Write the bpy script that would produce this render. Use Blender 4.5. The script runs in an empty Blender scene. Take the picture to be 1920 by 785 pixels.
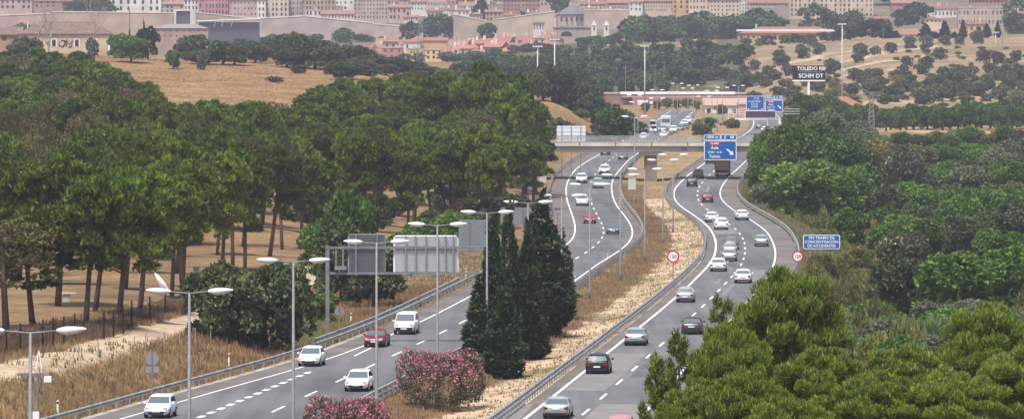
import bpy, bmesh, math, random
import numpy as np
from mathutils import Vector, Matrix, Euler

R = math.radians
scene = bpy.context.scene
col = scene.collection
rnd = random.Random(7)
nr = np.random.RandomState(11)

# ------------------------------------------------------------------ camera, world, sun, exposure
F = 10000.0          # focal length in photograph pixels (1920 wide)
CH = 22.0            # camera height above the motorway
HY = 165.0           # horizon row in the photograph
cd = bpy.data.cameras.new('camera')
cam = bpy.data.objects.new('camera', cd); col.objects.link(cam)
cam.location = (0, 0, CH); cam.rotation_euler = (R(90), 0, 0)
cd.sensor_width = 36; cd.lens = 36*F/1920
cd.shift_y = -(392.5-HY)/1920
cd.clip_start = 1; cd.clip_end = 20000
scene.camera = cam

SUN_EL, SUN_AZ = 66, 205      # azimuth clockwise from +Y (north)
w = bpy.data.worlds.new('World'); scene.world = w; w.use_nodes = True
nt = w.node_tree; nt.nodes.clear()
wo = nt.nodes.new('ShaderNodeOutputWorld'); wb = nt.nodes.new('ShaderNodeBackground')
sk = nt.nodes.new('ShaderNodeTexSky'); sk.sky_type = 'NISHITA'; sk.sun_disc = False
sk.sun_elevation = R(SUN_EL); sk.sun_rotation = R(SUN_AZ)
sk.air_density = 1.0; sk.dust_density = 3.0; sk.ozone_density = 1.0
nt.links.new(sk.outputs[0], wb.inputs[0]); wb.inputs[1].default_value = 0.125
nt.links.new(wb.outputs[0], wo.inputs[0])
sl = bpy.data.lights.new('sun', 'SUN'); so = bpy.data.objects.new('sun', sl); col.objects.link(so)
sl.energy = 3.7; sl.angle = R(10); sl.color = (1.0, 0.95, 0.87)
sd = Vector((math.sin(R(SUN_AZ))*math.cos(R(SUN_EL)), math.cos(R(SUN_AZ))*math.cos(R(SUN_EL)), math.sin(R(SUN_EL))))
so.rotation_euler = sd.to_track_quat('Z', 'Y').to_euler(); so.location = (0, 0, 200)
vs = scene.view_settings
vs.view_transform = 'Standard'; vs.look = 'None'; vs.gamma = 1; vs.use_curve_mapping = False
vs.exposure = 0.5
scene.cycles.use_denoising = True
scene.cycles.max_bounces = 5; scene.cycles.diffuse_bounces = 2; scene.cycles.glossy_bounces = 2
scene.cycles.transparent_max_bounces = 4; scene.cycles.volume_bounces = 0
scene.cycles.volume_step_rate = 10

# ------------------------------------------------------------------ materials
MATS = {}
def mat(name, c, rough=0.7, metal=0.0, c2=None, scale=1.0, detail=3, objrand=0.0, spec=0.3, bump=0.0, emit=None, contrast=(0.35, 0.65), trans=0.0, coord='Object'):
    if name in MATS: return MATS[name]
    m = bpy.data.materials.new(name); m.use_nodes = True
    n = m.node_tree; b = n.nodes['Principled BSDF']
    b.inputs['Base Color'].default_value = (*c, 1); b.inputs['Roughness'].default_value = rough
    b.inputs['Metallic'].default_value = metal; b.inputs['Specular IOR Level'].default_value = spec
    out = None
    if c2:
        tc = n.nodes.new('ShaderNodeTexCoord'); no = n.nodes.new('ShaderNodeTexNoise')
        no.inputs['Scale'].default_value = scale; no.inputs['Detail'].default_value = detail
        n.links.new(tc.outputs[coord], no.inputs['Vector'])
        rp = n.nodes.new('ShaderNodeMapRange'); rp.inputs[1].default_value = contrast[0]; rp.inputs[2].default_value = contrast[1]
        n.links.new(no.outputs[0], rp.inputs[0])
        mx = n.nodes.new('ShaderNodeMix'); mx.data_type = 'RGBA'
        mx.inputs[6].default_value = (*c, 1); mx.inputs[7].default_value = (*c2, 1)
        n.links.new(rp.outputs[0], mx.inputs[0]); out = mx.outputs[2]
        if bump:
            bp = n.nodes.new('ShaderNodeBump'); bp.inputs['Strength'].default_value = bump
            n.links.new(no.outputs[0], bp.inputs['Height']); n.links.new(bp.outputs[0], b.inputs['Normal'])
    if objrand:
        oi = n.nodes.new('ShaderNodeObjectInfo')
        hs = n.nodes.new('ShaderNodeHueSaturation')
        mr = n.nodes.new('ShaderNodeMapRange'); mr.inputs[3].default_value = 1-objrand; mr.inputs[4].default_value = 1+objrand
        n.links.new(oi.outputs['Random'], mr.inputs[0]); n.links.new(mr.outputs[0], hs.inputs['Value'])
        mh = n.nodes.new('ShaderNodeMath'); mh.operation = 'MULTIPLY'; mh.inputs[1].default_value = 7.31
        n.links.new(oi.outputs['Random'], mh.inputs[0])
        fr = n.nodes.new('ShaderNodeMath'); fr.operation = 'FRACT'; n.links.new(mh.outputs[0], fr.inputs[0])
        m2 = n.nodes.new('ShaderNodeMapRange'); m2.inputs[3].default_value = 0.5-objrand*0.07; m2.inputs[4].default_value = 0.5+objrand*0.02
        n.links.new(fr.outputs[0], m2.inputs[0]); n.links.new(m2.outputs[0], hs.inputs['Hue'])
        if out: n.links.new(out, hs.inputs['Color'])
        else: hs.inputs['Color'].default_value = (*c, 1)
        out = hs.outputs[0]
    if out: n.links.new(out, b.inputs['Base Color'])
    if trans:
        tr = n.nodes.new('ShaderNodeBsdfTranslucent'); ms = n.nodes.new('ShaderNodeMixShader'); ms.inputs[0].default_value = trans
        if out: n.links.new(out, tr.inputs[0])
        else: tr.inputs[0].default_value = (*c, 1)
        o = n.nodes['Material Output']
        n.links.new(b.outputs[0], ms.inputs[1]); n.links.new(tr.outputs[0], ms.inputs[2]); n.links.new(ms.outputs[0], o.inputs[0])
    MATS[name] = m
    return m

GALV = mat('galvanised_steel', (.22, .23, .24), .6, .15, c2=(.16, .17, .18), scale=2)
GALVD = mat('weathered_steel', (.25, .26, .27), .6, .3)
GUARD = mat('guardrail_steel', (.5, .5, .48), .5, .35, c2=(.33, .32, .3), scale=.8)
LAMPW = mat('lamp_white_metal', (.75, .77, .78), .35)
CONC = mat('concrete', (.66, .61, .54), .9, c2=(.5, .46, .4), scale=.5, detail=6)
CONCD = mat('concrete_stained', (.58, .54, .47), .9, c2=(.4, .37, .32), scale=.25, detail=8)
RUBBER = mat('rubber', (.015, .015, .016), .8)
DARK = mat('dark_plastic', (.02, .02, .022), .5)
GLASS = mat('car_glass', (.02, .025, .03), .08, spec=.6)
GLASSL = mat('windscreen_glass', (.10, .13, .14), .06, spec=.8)
LIGHTC = mat('headlamp_glass', (.55, .57, .6), .15, spec=.7)
REDL = mat('tail_lamp', (.25, .01, .01), .25)
PLATE = mat('plate_white', (.75, .75, .72), .5)
RIM = mat('wheel_rim', (.45, .46, .47), .35, .7)
BARK = mat('pine_bark', (.13, .085, .06), .95, c2=(.07, .05, .04), scale=1.5)
BARKG = mat('pale_bark', (.26, .23, .2), .95, c2=(.15, .13, .11), scale=1.5)
PINE = mat('pine_needles', (.045, .086, .013), .7, c2=(.155, .215, .028), scale=.9, objrand=.38, spec=.15, trans=.25)
PINED = mat('dry_pine_needles', (.09, .10, .035), .7, c2=(.15, .12, .06), scale=.35, objrand=.3, spec=.1, trans=.2)
PINEN = mat('near_pine_needles', (.055, .10, .012), .65, c2=(.19, .25, .025), scale=1.3, objrand=.2, spec=.2, trans=.25)
OAK = mat('holm_oak_leaves', (.04, .07, .024), .55, c2=(.11, .14, .06), scale=.7, objrand=.25, spec=.25, trans=.15)
OLIVE = mat('olive_leaves', (.075, .095, .05), .6, c2=(.13, .14, .085), scale=.6, objrand=.25, spec=.2, trans=.15)
CYP = mat('cypress_leaves', (.022, .042, .016), .7, c2=(.05, .08, .03), scale=.8, objrand=.2, spec=.15, trans=.1)
BUSHY = mat('yellow_green_scrub', (.13, .155, .04), .7, c2=(.27, .26, .09), scale=.5, objrand=.3, spec=.15, trans=.25)
DECID = mat('broad_leaves', (.06, .13, .02), .55, c2=(.13, .22, .035), scale=.5, objrand=.3, spec=.25, trans=.25)
GREYT = mat('grey_leaves', (.12, .15, .08), .7, c2=(.2, .22, .13), scale=.6, objrand=.2, spec=.15, trans=.2)
OLEL = mat('oleander_leaves', (.06, .085, .035), .6, c2=(.10, .10, .05), scale=1, spec=.2, trans=.2)
OLEF = mat('oleander_flowers', (.55, .16, .24), .6, c2=(.66, .32, .38), scale=3, spec=.1, trans=.3)
FLOWY = mat('pale_blossom', (.42, .42, .2), .7, trans=.2)
HAZEL = mat('far_leaves', (.05, .09, .03), .8, c2=(.10, .15, .045), scale=.15, objrand=.3, spec=.1, trans=.1)
DEADW = mat('dead_wood', (.3, .26, .22), .95)
SIGNB = mat('sign_blue', (.006, .10, .36), .45)
SIGNW = mat('sign_white', (.8, .8, .8), .5)
SIGNR = mat('sign_red', (.5, .01, .03), .45)
SIGNG = mat('sign_green', (.0, .3, .2), .45)
SIGNK = mat('sign_black', (.015, .014, .018), .5)
BOARDG = mat('sign_back_grey', (.3, .32, .33), .5, .3, c2=(.25, .27, .28), scale=2)
BOARDW = mat('sign_back_aluminium', (.86, .87, .88), .5)
WIN = mat('window_dark', (.03, .033, .04), .3, spec=.5)
TILE = mat('roof_tile', (.3, .15, .10), .9, c2=(.2, .12, .09), scale=1, objrand=.2)
TILER = mat('red_roof_tile', (.36, .16, .115), .9, c2=(.28, .13, .10), scale=1, objrand=.15)
TILEO = mat('old_roof_tile', (.13, .09, .075), .95, c2=(.2, .145, .12), scale=.9, detail=6)
HEDGE = mat('hedge_leaves', (.055, .12, .022), .7, c2=(.10, .17, .035), scale=.3, objrand=.2, trans=.1)

# ------------------------------------------------------------------ object helpers
def mobj(name, me, m, parent=None, loc=(0, 0, 0), rot=(0, 0, 0), scale=(1, 1, 1)):
    o = bpy.data.objects.new(name, me); col.objects.link(o)
    if m is not None and len(me.materials) == 0: me.materials.append(m)
    o.location = loc; o.rotation_euler = rot; o.scale = scale
    if parent: o.parent = parent
    return o
def pymesh(name, v, f, smooth=False):
    me = bpy.data.meshes.new(name); me.from_pydata([tuple(p) for p in v], [], [tuple(q) for q in f]); me.update()
    if smooth: me.polygons.foreach_set('use_smooth', [True]*len(me.polygons))
    return me
def npmesh(name, v, f):
    """v (n,3), f (m,k) numpy"""
    me = bpy.data.meshes.new(name); n, m, k = len(v), len(f), f.shape[1]
    me.vertices.add(n); me.vertices.foreach_set('co', v.astype(np.float32).ravel())
    me.loops.add(m*k); me.loops.foreach_set('vertex_index', f.astype(np.int32).ravel())
    me.polygons.add(m); me.polygons.foreach_set('loop_start', np.arange(0, m*k, k, dtype=np.int32))
    me.polygons.foreach_set('loop_total', np.full(m, k, dtype=np.int32))
    me.update(calc_edges=True); return me
class MB:
    """collects boxes, tubes, polys for ONE mesh"""
    def __init__(s): s.v = []; s.f = []
    def add(s, v, f):
        o = len(s.v); s.v += [tuple(p) for p in v]; s.f += [tuple(i+o for i in q) for q in f]; return s
    def box(s, x0, x1, y0, y1, z0, z1):
        return s.add([(x0,y0,z0),(x1,y0,z0),(x1,y1,z0),(x0,y1,z0),(x0,y0,z1),(x1,y0,z1),(x1,y1,z1),(x0,y1,z1)],
                     [(0,3,2,1),(4,5,6,7),(0,1,5,4),(1,2,6,5),(2,3,7,6),(3,0,4,7)])
    def tube(s, pts, rad, n=8, cap=True):
        pts = [Vector(p) for p in pts]
        if not hasattr(rad, '__len__'): rad = [rad]*len(pts)
        v = []; f = []
        up = Vector((0, 0, 1)) if abs((pts[-1]-pts[0]).normalized().z) < .9 else Vector((1, 0, 0))
        for i, p in enumerate(pts):
            d = (pts[min(i+1, len(pts)-1)]-pts[max(i-1, 0)]).normalized()
            a = d.cross(up).normalized(); b = d.cross(a)
            for k in range(n):
                t = 2*math.pi*k/n; v.append(p+a*(math.cos(t)*rad[i])+b*(math.sin(t)*rad[i]))
        for i in range(len(pts)-1):
            for k in range(n):
                k2 = (k+1) % n; f.append((i*n+k, i*n+k2, (i+1)*n+k2, (i+1)*n+k))
        if cap: f.append(tuple(range(n))); f.append(tuple(reversed(range((len(pts)-1)*n, len(pts)*n))))
        return s.add(v, f)
    def prism(s, poly, y0, y1):
        """poly of (x,z) extruded along y"""
        n = len(poly); v = [(x, y0, z) for x, z in poly]+[(x, y1, z) for x, z in poly]
        f = [tuple(range(n)), tuple(reversed(range(n, 2*n)))]+[(i, i+n, (i+1) % n+n, (i+1) % n) for i in range(n)]
        return s.add(v, f)
    def mesh(s, name, smooth=False):
        me = pymesh(name, s.v, s.f, smooth)
        bm = bmesh.new(); bm.from_mesh(me); bmesh.ops.recalc_face_normals(bm, faces=bm.faces); bm.to_mesh(me); bm.free()
        return me
    def build(s, name, m, parent=None, smooth=False, **k): return mobj(name, s.mesh(name, smooth), m, parent, **k)
def tag(o, label=None, cat=None, group=None, kind=None):
    if label: o['label'] = label
    if cat: o['category'] = cat
    if group: o['group'] = group
    if kind: o['kind'] = kind
    return o
def empty(name, loc, rz=0, label=None, cat=None, group=None):
    o = bpy.data.objects.new(name, None); col.objects.link(o); o.location = loc; o.rotation_euler = (0, 0, rz)
    o.empty_display_size = .5
    return tag(o, label, cat, group)
def copy_tree(o, parent=None):
    c = o.copy(); col.objects.link(c); c.parent = parent
    for ch in [x for x in KIDS.get(o.name, [])]: 
        d = copy_tree(ch, c)
        KIDS.setdefault(c.name, []).append(d)
    return c
KIDS = {}
def reg(root):
    """remember the children of a prototype once, so copying stays fast"""
    for o in list(bpy.data.objects):
        if o.parent is not None:
            l = KIDS.setdefault(o.parent.name, [])
            if o not in l: l.append(o)
def regroot(root, kids):
    KIDS[root.name] = list(kids)
def text(body, size, m, parent, loc, name='lettering', align='CENTER', off=.0, ext=.01, rot=(R(90), 0, 0), sx=1.0):
    c = bpy.data.curves.new(name, 'FONT'); c.body = body; c.size = size; c.extrude = ext; c.offset = off*size
    c.align_x = align; c.align_y = 'CENTER'; c.resolution_u = 3
    t = bpy.data.objects.new('tmp', c); col.objects.link(t)
    bpy.context.view_layer.update()
    me = bpy.data.meshes.new_from_object(t.evaluated_get(bpy.context.evaluated_depsgraph_get()))
    bpy.data.objects.remove(t); bpy.data.curves.remove(c)
    me.name = name; me.materials.clear()
    return mobj(name, me, m, parent, loc, rot, (sx, 1, 1))

# ------------------------------------------------------------------ motorway alignment
ZY = [-500, 300, 350, 391, 439, 518, 606, 667, 730, 787, 885, 1010, 1130, 1250, 1333, 1500, 1700, 2600]
ZZ = [0, 0, .1, .25, .6, 1.1, 1.6, 2.0, 2.5, 3.4, 5.5, 8.4, 10.2, 11.4, 12.2, 14, 15.5, 18]
_yy = np.arange(-500, 2601, 5.0); _zz = np.interp(_yy, ZY, ZZ)
for _ in range(3): _zz = np.convolve(np.pad(_zz, 4, mode='edge'), np.ones(9)/9, 'valid')
def zr(Y): return np.interp(Y, _yy, _zz)
_py = HY+(CH-_zz[_yy > 150])*F/_yy[_yy > 150]; _pY = _yy[_yy > 150]
def road_Y(py): return float(np.interp(-py, -_py, _pY))
def trace(pts, sm=2):
    P = sorted([(road_Y(y), (x-960)*road_Y(y)/F) for x, y in pts])
    Y = np.array([p[0] for p in P]); X = np.array([p[1] for p in P])
    g = np.arange(200, 1716, 4.0)
    x = np.interp(g, Y, X)
    s0 = (x[np.searchsorted(g, Y[0])+15]-x[np.searchsorted(g, Y[0])+1])/56.0
    x = np.where(g < Y[0], X[0]+(g-Y[0])*s0, x)
    s1 = (X[-1]-X[-2])/max(Y[-1]-Y[-2], 1)
    x = np.where(g > Y[-1], X[-1]+(g-Y[-1])*s1, x)
    k = 9
    for _ in range(sm): x = np.convolve(np.pad(x, k//2, mode='reflect', reflect_type='odd'), np.ones(k)/k, 'valid')
    return x
GY = np.arange(200, 1716, 4.0)
R2 = trace([(1098,772),(1124.5,749.2),(1151.4,723.6),(1178.8,699.3),(1204.4,677.4),(1226.3,658),(1247,639.5),(1266,622),(1301,589),(1318,574),(1352,540),(1375,515),(1385.5,504.8),(1392.4,493.4),(1396,482),(1397.7,469),(1397.5,457.7),(1393.9,446.8),(1386.8,434.8),(1375.3,424.6),(1330.7,395.8),(1317.5,387),(1308.5,378),(1306,368),(1309,353),(1313.6,345),(1320,337.6),(1327.6,330),(1335.8,322.8),(1360,303),(1385,283),(1408,264),(1428,250),(1437,242),(1440,232),(1436,219),(1426,209)])
R1 = trace([(983.5,785),(1061,723),(1151.6,651),(1240.7,580),(1288.7,538),(1329.4,497),(1339.6,482),(1343.4,464),(1340.9,443.7),(1329.4,424.6),(1309,408),(1269.6,382.5),(1263,373),(1262.7,355.4),(1269.5,347.8),(1291,327),(1316.7,309.5),(1327,302.4)])
R3 = trace([(1221,760),(1268,709),(1312.5,658),(1352,620),(1420,545),(1440,518),(1450,500),(1455.3,479),(1452.7,461.5),(1440,433.5),(1431.3,428.4),(1403,408),(1383,399),(1357.5,381),(1349.8,370.7),(1348.5,360.5),(1353.6,347.8),(1367.6,330),(1388,312)])
far = GY > 1000
wgt = np.clip((GY-960)/80, 0, 1)
R1 = R1*(1-wgt)+(R2-3.6)*wgt; R3 = R3*(1-wgt)+(R2+3.6)*wgt
L1 = trace([(230,785),(334,752),(480,711.5),(558,692),(610.5,676.6),(681,648),(737,627),(785.5,605),(835,580),(882.6,554.5),(968,510),(1058,462.8),(1074.6,448.8),(1079.7,431),(1076,410.6),(1064.5,380),(1060.6,363),(1062,345),(1072,324.8),(1090,307),(1123,288),(1152,270)])
L2 = trace([(493,780),(558,749),(618,721),(724,672),(770,651),(810,632),(849.5,612.6),(900,586),(985,538),(1035,510),(1069.6,491),(1085.6,481.4),(1102,471),(1116,461),(1126.9,451),(1132.5,442),(1133,432),(1130.7,422.8),(1126,414.4),(1122,406),(1117,398.6),(1112.9,390.7),(1109.5,382.5),(1106.5,374.5),(1104.7,355),(1107.8,338.9),(1113.9,328),(1138.9,303),(1148.5,296),(1180,276),(1212,256),(1235,241),(1255,228),(1270,215)])
L3 = trace([(900,622),(1000,565),(1100,507),(1163.8,469),(1181.7,452.6),(1187.5,438.6),(1185.5,425.9),(1176.6,410.6),(1161,391.5),(1152,380),(1149.8,373),(1146,352.9),(1147,338.9),(1156,324.8),(1167.6,312)])
wn = np.clip((620-GY)/60, 0, 1); L3 = L3*(1-wn)+(L2+4.2)*wn
L1 = L1*(1-wgt)+(L2-3.6)*wgt; L3 = L3*(1-wgt)+(L2+3.6)*wgt
LA = L1-2.3; LB = L3+1.1; RA = R1-1.1; RB = R3+2.6
def cx(arr, Y): return np.interp(Y, GY, arr)
CL = {'LA': LA, 'LB': LB, 'RA': RA, 'RB': RB}

# ------------------------------------------------------------------ terrain
YT = np.array([-2000, -300, 0, 15, 60, 150, 260, 330, 370, 450, 550, 650, 800, 900, 1000, 1170, 1300, 1430, 1600, 1800, 2000, 2200, 2400, 2600, 2800, 2950, 3100, 3300, 4000, 6000.])
near = [16, 20, 20.3, 19.5, 14, 8, 3, .6]
COLS = {
 -400: near+[3,3,3,3.5,8,12,16,22,27,32,33,30,27,29,32,38,49,58,70,84,150,160],
 150: near+[3.0,3,2.5,3,8,12,16,22,27,31.5,32,29,26,28,32,38,49,58,70,84,150,160],
 400: near+[1.8,2,2,2.5,7,11,15,21,25.5,30,29,27,25,28,32,38,49,58,70,84,150,160],
 650: near+[.6,.6,1,2,4,8,12,20,25,28,27,26,26,29,33,38,49,58,70,84,150,160],
 850: near+[0,.5,1,1.5,2.6,7,11,18,21,23,24,25,27,30,34,39,49,58,70,84,150,160],
 1020: near+[0,.5,1,1.5,3.5,8,11,16,19.5,21.5,22,25,29,34,39,43,50,58,70,84,150,160],
 1150: near+[0,0,.5,1,3,6,8,11,12,13.5,15,17,25,35,41,44,50,60,71,84,150,160],
 1350: near+[0,0,0,0,1,4,6,9,11.5,13,15,18,27,37,43,45,51,62,73,84,150,160],
 1500: near+[-1,-1.5,-2,-1.5,0,2,5,8,11,12.5,16,24,32,39.5,44,47,54,63,74,85,150,160],
 1700: near+[-1.5,-2,-3,-3,-1,1,4,8,11,13,17,26,34,41,45,48,56,65,75,86,150,160],
 2300: near+[-1,-2,-3,-3,-1,2,5,9,12,14,18,27,35,41,45,48,56,65,75,86,150,160],
}
CK = np.array(sorted(COLS)); CV = np.array([COLS[k] for k in CK], float)
def sstep(t): t = np.clip(t, 0, 1); return t*t*(3-2*t)
def nz(x, y, s, ph=0.):
    x = x/s; y = y/s
    return (np.sin(x*1.7+y*.9+ph)+np.sin(y*2.1-x*1.3+1.7+ph)+.5*np.sin(x*3.9+y*3.1+ph*2)+.5*np.sin(y*4.7-x*4.1+.6))/3
def G(X, Y):
    X = np.asarray(X, float); Y = np.asarray(Y, float)
    px = 960+X*F/np.maximum(Y, 250)
    px = np.clip(px, CK[0], CK[-1]-1)
    zc = np.stack([np.interp(Y, YT, CV[i]) for i in range(len(CK))])
    i = np.clip(np.searchsorted(CK, px, 'right')-1, 0, len(CK)-2)
    t = sstep((px-CK[i])/(CK[i+1]-CK[i]))
    if X.ndim == 0: z = zc[i]*(1-t)+zc[i+1]*t
    else:
        a = np.take_along_axis(zc.reshape(len(CK), -1), i.ravel()[None], 0)[0].reshape(X.shape)
        b = np.take_along_axis(zc.reshape(len(CK), -1), (i+1).ravel()[None], 0)[0].reshape(X.shape)
        z = a*(1-t)+b*t
    z = z+nz(X, Y, 60)*np.clip((Y-600)/900, 0, 1)*1.2+nz(X, Y, 9, 2.)*.22*np.clip((Y-300)/100, 0, 1)
    # embankments that carry the bridge
    la, lb, ra, rb = cx(LA, Y), cx(LB, Y), cx(RA, Y), cx(RB, Y)
    side = np.maximum(la-X, X-rb)
    emb = 12.2-.5*np.maximum(0, np.abs(Y-922)-9)-.6*np.maximum(0, np.maximum(la-X, X-rb)-13)
    z = np.where((side > 0) & (Y > 850) & (Y < 1000), np.maximum(z, np.minimum(emb, zr(Y)+side*1.0)), z)
    rz = zr(Y)
    # road corridor
    dl = la-X; dr = X-rb
    tl = sstep((dl-1.2)/6.5); tr = sstep((dr-1.8)/9)
    zz = np.where(dl > 0, rz-.1+(z-rz+.1)*tl, np.where(dr > 0, rz-.1+(z-rz+.1)*tr, rz-.1))
    wm = np.maximum(ra-lb, .1); m = np.clip((X-lb)/wm, 0, 1)
    dip = np.clip((wm-5)/8, 0, 1)*np.clip(.25+.75*(1000-Y)/300, .25, 1)
    ins = (X > lb) & (X < ra)
    zz = np.where(ins, rz-.1-dip*1.0*np.sin(np.pi*m)**1.2+.1*nz(X, Y, 4.)*np.sin(np.pi*m), zz)
    fade = np.clip((Y-1640)/80, 0, 1); fn = np.clip((300-Y)/60, 0, 1)
    k = np.maximum(fade, fn)
    return zz*(1-k)+z*k
def hit(px, py):
    """point where the sight line of a photograph pixel meets the ground"""
    Y = np.arange(255, 4200, 1.5); X = (px-960)*Y/F; g = G(X, Y); r = CH-(py-HY)*Y/F
    b = np.nonzero(g >= r)[0]
    k = b[0] if len(b) else len(Y)-1
    return float(X[k]), float(Y[k])
def at(px, Y):
    X = (px-960)*Y/F; return X, Y, float(G(X, Y))

rows = np.concatenate([np.arange(-400, 240, 20), np.arange(240, 700, 2.5), np.arange(700, 1300, 5), np.arange(1300, 3400, 14), np.arange(3400, 6200, 150)])
tt = np.concatenate([np.linspace(-1.6, -.16, 40, endpoint=False), np.linspace(-.16, .16, 460), np.linspace(.16, 1.6, 41)[1:]])
YG, TG = np.meshgrid(rows, tt, indexing='ij'); XG = TG*np.maximum(YG*1.0+0, 260)
XG = np.where(YG < 260, TG*260, TG*YG)
ZG = G(XG, YG)
nrw, ncl = XG.shape
v = np.stack([XG, YG, ZG], -1).reshape(-1, 3)
ii = np.arange(nrw*ncl).reshape(nrw, ncl)
f = np.stack([ii[:-1, :-1], ii[:-1, 1:], ii[1:, 1:], ii[1:, :-1]], -1).reshape(-1, 4)
gm = npmesh('ground', v, f)
gm.polygons.foreach_set('use_smooth', [True]*len(gm.polygons))
# ground cover colours (real surface colours by place)
X, Y = v[:, 0], v[:, 1]; PX = 960+X*F/np.maximum(Y, 250)
def C(*c): return np.array(c)
cg = np.tile(C(.27, .18, .10), (len(v), 1))
def mixc(c, k): 
    global cg
    k = np.clip(k, 0, 1)[:, None]; cg = cg*(1-k)+C(*c)*k
n1 = nz(X, Y, 14); n2 = nz(X, Y, 5, 1.3); n3 = nz(X, Y, 40, 4.)
left = X < cx(LA, Y); right = X > cx(RB, Y); med = ~left & ~right
mixc((.17, .15, .065), left*(Y < 560)*(n1*.8+.1)*1.1)                       # greener grass patches on the bank
mixc((.25, .17, .095), left*((X < cx(LA, Y)-12) & (Y > 400) & (Y < 1000))*(.75+n2*.3))              # straw under the pines
mixc((.30, .19, .09), left*(Y > 1000)*(Y < 1700)*.9)
mixc((.38, .27, .15), left*(Y > 1000)*(Y < 1700)*(n3*.8))
mm = np.clip((X-cx(LB, Y))/np.maximum(cx(RA, Y)-cx(LB, Y), .1), 0, 1)
mixc((.20, .115, .07), med*(Y < 900)*.95)
mixc((.56, .44, .31), med*sstep((mm-.42+n2*.12)/.1)*(Y < 850)*(Y > 330)*.95)
mixc((.46, .34, .21), med*sstep((.12-mm+n2*.08)/.1)*(Y < 900)*(Y > 500)*.8)
mixc((.15, .15, .055), med*(Y < 900)*sstep((n1-.35)*3)*.8)
mixc((.34, .25, .14), med*(Y > 850)*.8)
mixc((.12, .125, .055), right*(Y < 1250)*.85)
mixc((.24, .17, .09), right*(Y < 1250)*sstep((n1-.1)*3)*.7)
mixc((.33, .25, .15), (PX > 1330)*(Y > 1350)*(Y < 2700)*1.0)
mixc((.20, .18, .10), (PX > 1330)*(Y > 1350)*(Y < 2700)*sstep((n3+.1)*2)*.6)
mixc((.46, .35, .22), (PX > 1330)*(Y > 1350)*(Y < 2700)*sstep((nz(X, Y, 22, 3)-.35)*4)*.6)
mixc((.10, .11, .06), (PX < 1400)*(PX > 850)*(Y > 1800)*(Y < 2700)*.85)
mixc((.30, .21, .13), (PX < 1340)*(PX > 1190)*(Y > 2330)*(Y < 2440)*.9)
mixc((.20, .17, .14), (Y > 2700)*.8)
mixc((.15, .15, .10), (Y > 2500)*sstep((nz(X, Y, 35, 9)-.1)*3)*.6)
def path_mask(pts, wid, soft=.6):
    W = [hit(*p) for p in pts]; d = np.full(len(v), 1e9)
    for (ax, ay), (bx, by) in zip(W[:-1], W[1:]):
        t = np.clip(((X-ax)*(bx-ax)+(Y-ay)*(by-ay))/((bx-ax)**2+(by-ay)**2+1e-6), 0, 1)
        d = np.minimum(d, np.hypot(X-ax-t*(bx-ax), Y-ay-t*(by-ay)))
    return sstep((wid-d)/soft+.5)
PATHPTS = [(-40, 712), (60, 684), (150, 660), (240, 640), (330, 616), (390, 592), (480, 562), (575, 535), (600, 500)]
mixc((.52, .41, .30), path_mask(PATHPTS, 1.9))
for p in ([(1340, 160), (1430, 140), (1520, 112), (1600, 95), (1680, 84)], [(1430, 138), (1560, 120), (1690, 95), (1760, 86)], [(1560, 135), (1650, 116), (1740, 104)], [(1500, 150), (1600, 142), (1700, 128)]):
    mixc((.58, .48, .34), path_mask(p, 2.6, 1.5)*.8)
mixc((.50, .36, .22), path_mask([(1640, 243), (1750, 248), (1850, 250), (1960, 262)], 6, 3)*.9)
mixc((.50, .38, .25), path_mask([(1700, 192), (1800, 186), (1940, 170)], 5, 2)*.8)
cg = cg*np.array([.80, .76, .72])
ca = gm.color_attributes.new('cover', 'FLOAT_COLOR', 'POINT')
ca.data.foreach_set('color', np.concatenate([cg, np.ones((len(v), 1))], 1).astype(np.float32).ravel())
gmat = bpy.data.materials.new('dry_ground'); gmat.use_nodes = True; n = gmat.node_tree; b = n.nodes['Principled BSDF']
b.inputs['Roughness'].default_value = .95; b.inputs['Specular IOR Level'].default_value = .1
at_ = n.nodes.new('ShaderNodeAttribute'); at_.attribute_name = 'cover'
tc = n.nodes.new('ShaderNodeTexCoord')
def noise(scale, det=5, rough=.6):
    q = n.nodes.new('ShaderNodeTexNoise'); q.inputs['Scale'].default_value = scale; q.inputs['Detail'].default_value = det
    q.inputs['Roughness'].default_value = rough; n.links.new(tc.outputs['Object'], q.inputs['Vector']); return q
na = noise(.9, 6, .7); nb = noise(.09, 7, .7)
mr = n.nodes.new('ShaderNodeMapRange'); mr.inputs[1].default_value = .3; mr.inputs[2].default_value = .7; mr.inputs[3].default_value = .55; mr.inputs[4].default_value = 1.45
n.links.new(na.outputs[0], mr.inputs[0])
mr2 = n.nodes.new('ShaderNodeMapRange'); mr2.inputs[1].default_value = .3; mr2.inputs[2].default_value = .7; mr2.inputs[3].default_value = .62; mr2.inputs[4].default_value = 1.3
n.links.new(nb.outputs[0], mr2.inputs[0])
mu = n.nodes.new('ShaderNodeMath'); mu.operation = 'MULTIPLY'; n.links.new(mr.outputs[0], mu.inputs[0]); n.links.new(mr2.outputs[0], mu.inputs[1])
hs = n.nodes.new('ShaderNodeHueSaturation'); n.links.new(at_.outputs['Color'], hs.inputs['Color']); n.links.new(mu.outputs[0], hs.inputs['Value'])
n.links.new(hs.outputs[0], b.inputs['Base Color'])
bp = n.nodes.new('ShaderNodeBump'); bp.inputs['Strength'].default_value = .6; bp.inputs['Distance'].default_value = .3
n.links.new(na.outputs[0], bp.inputs['Height']); n.links.new(bp.outputs[0], b.inputs['Normal'])
ground = mobj('ground', gm, gmat); tag(ground, kind='structure')

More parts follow.
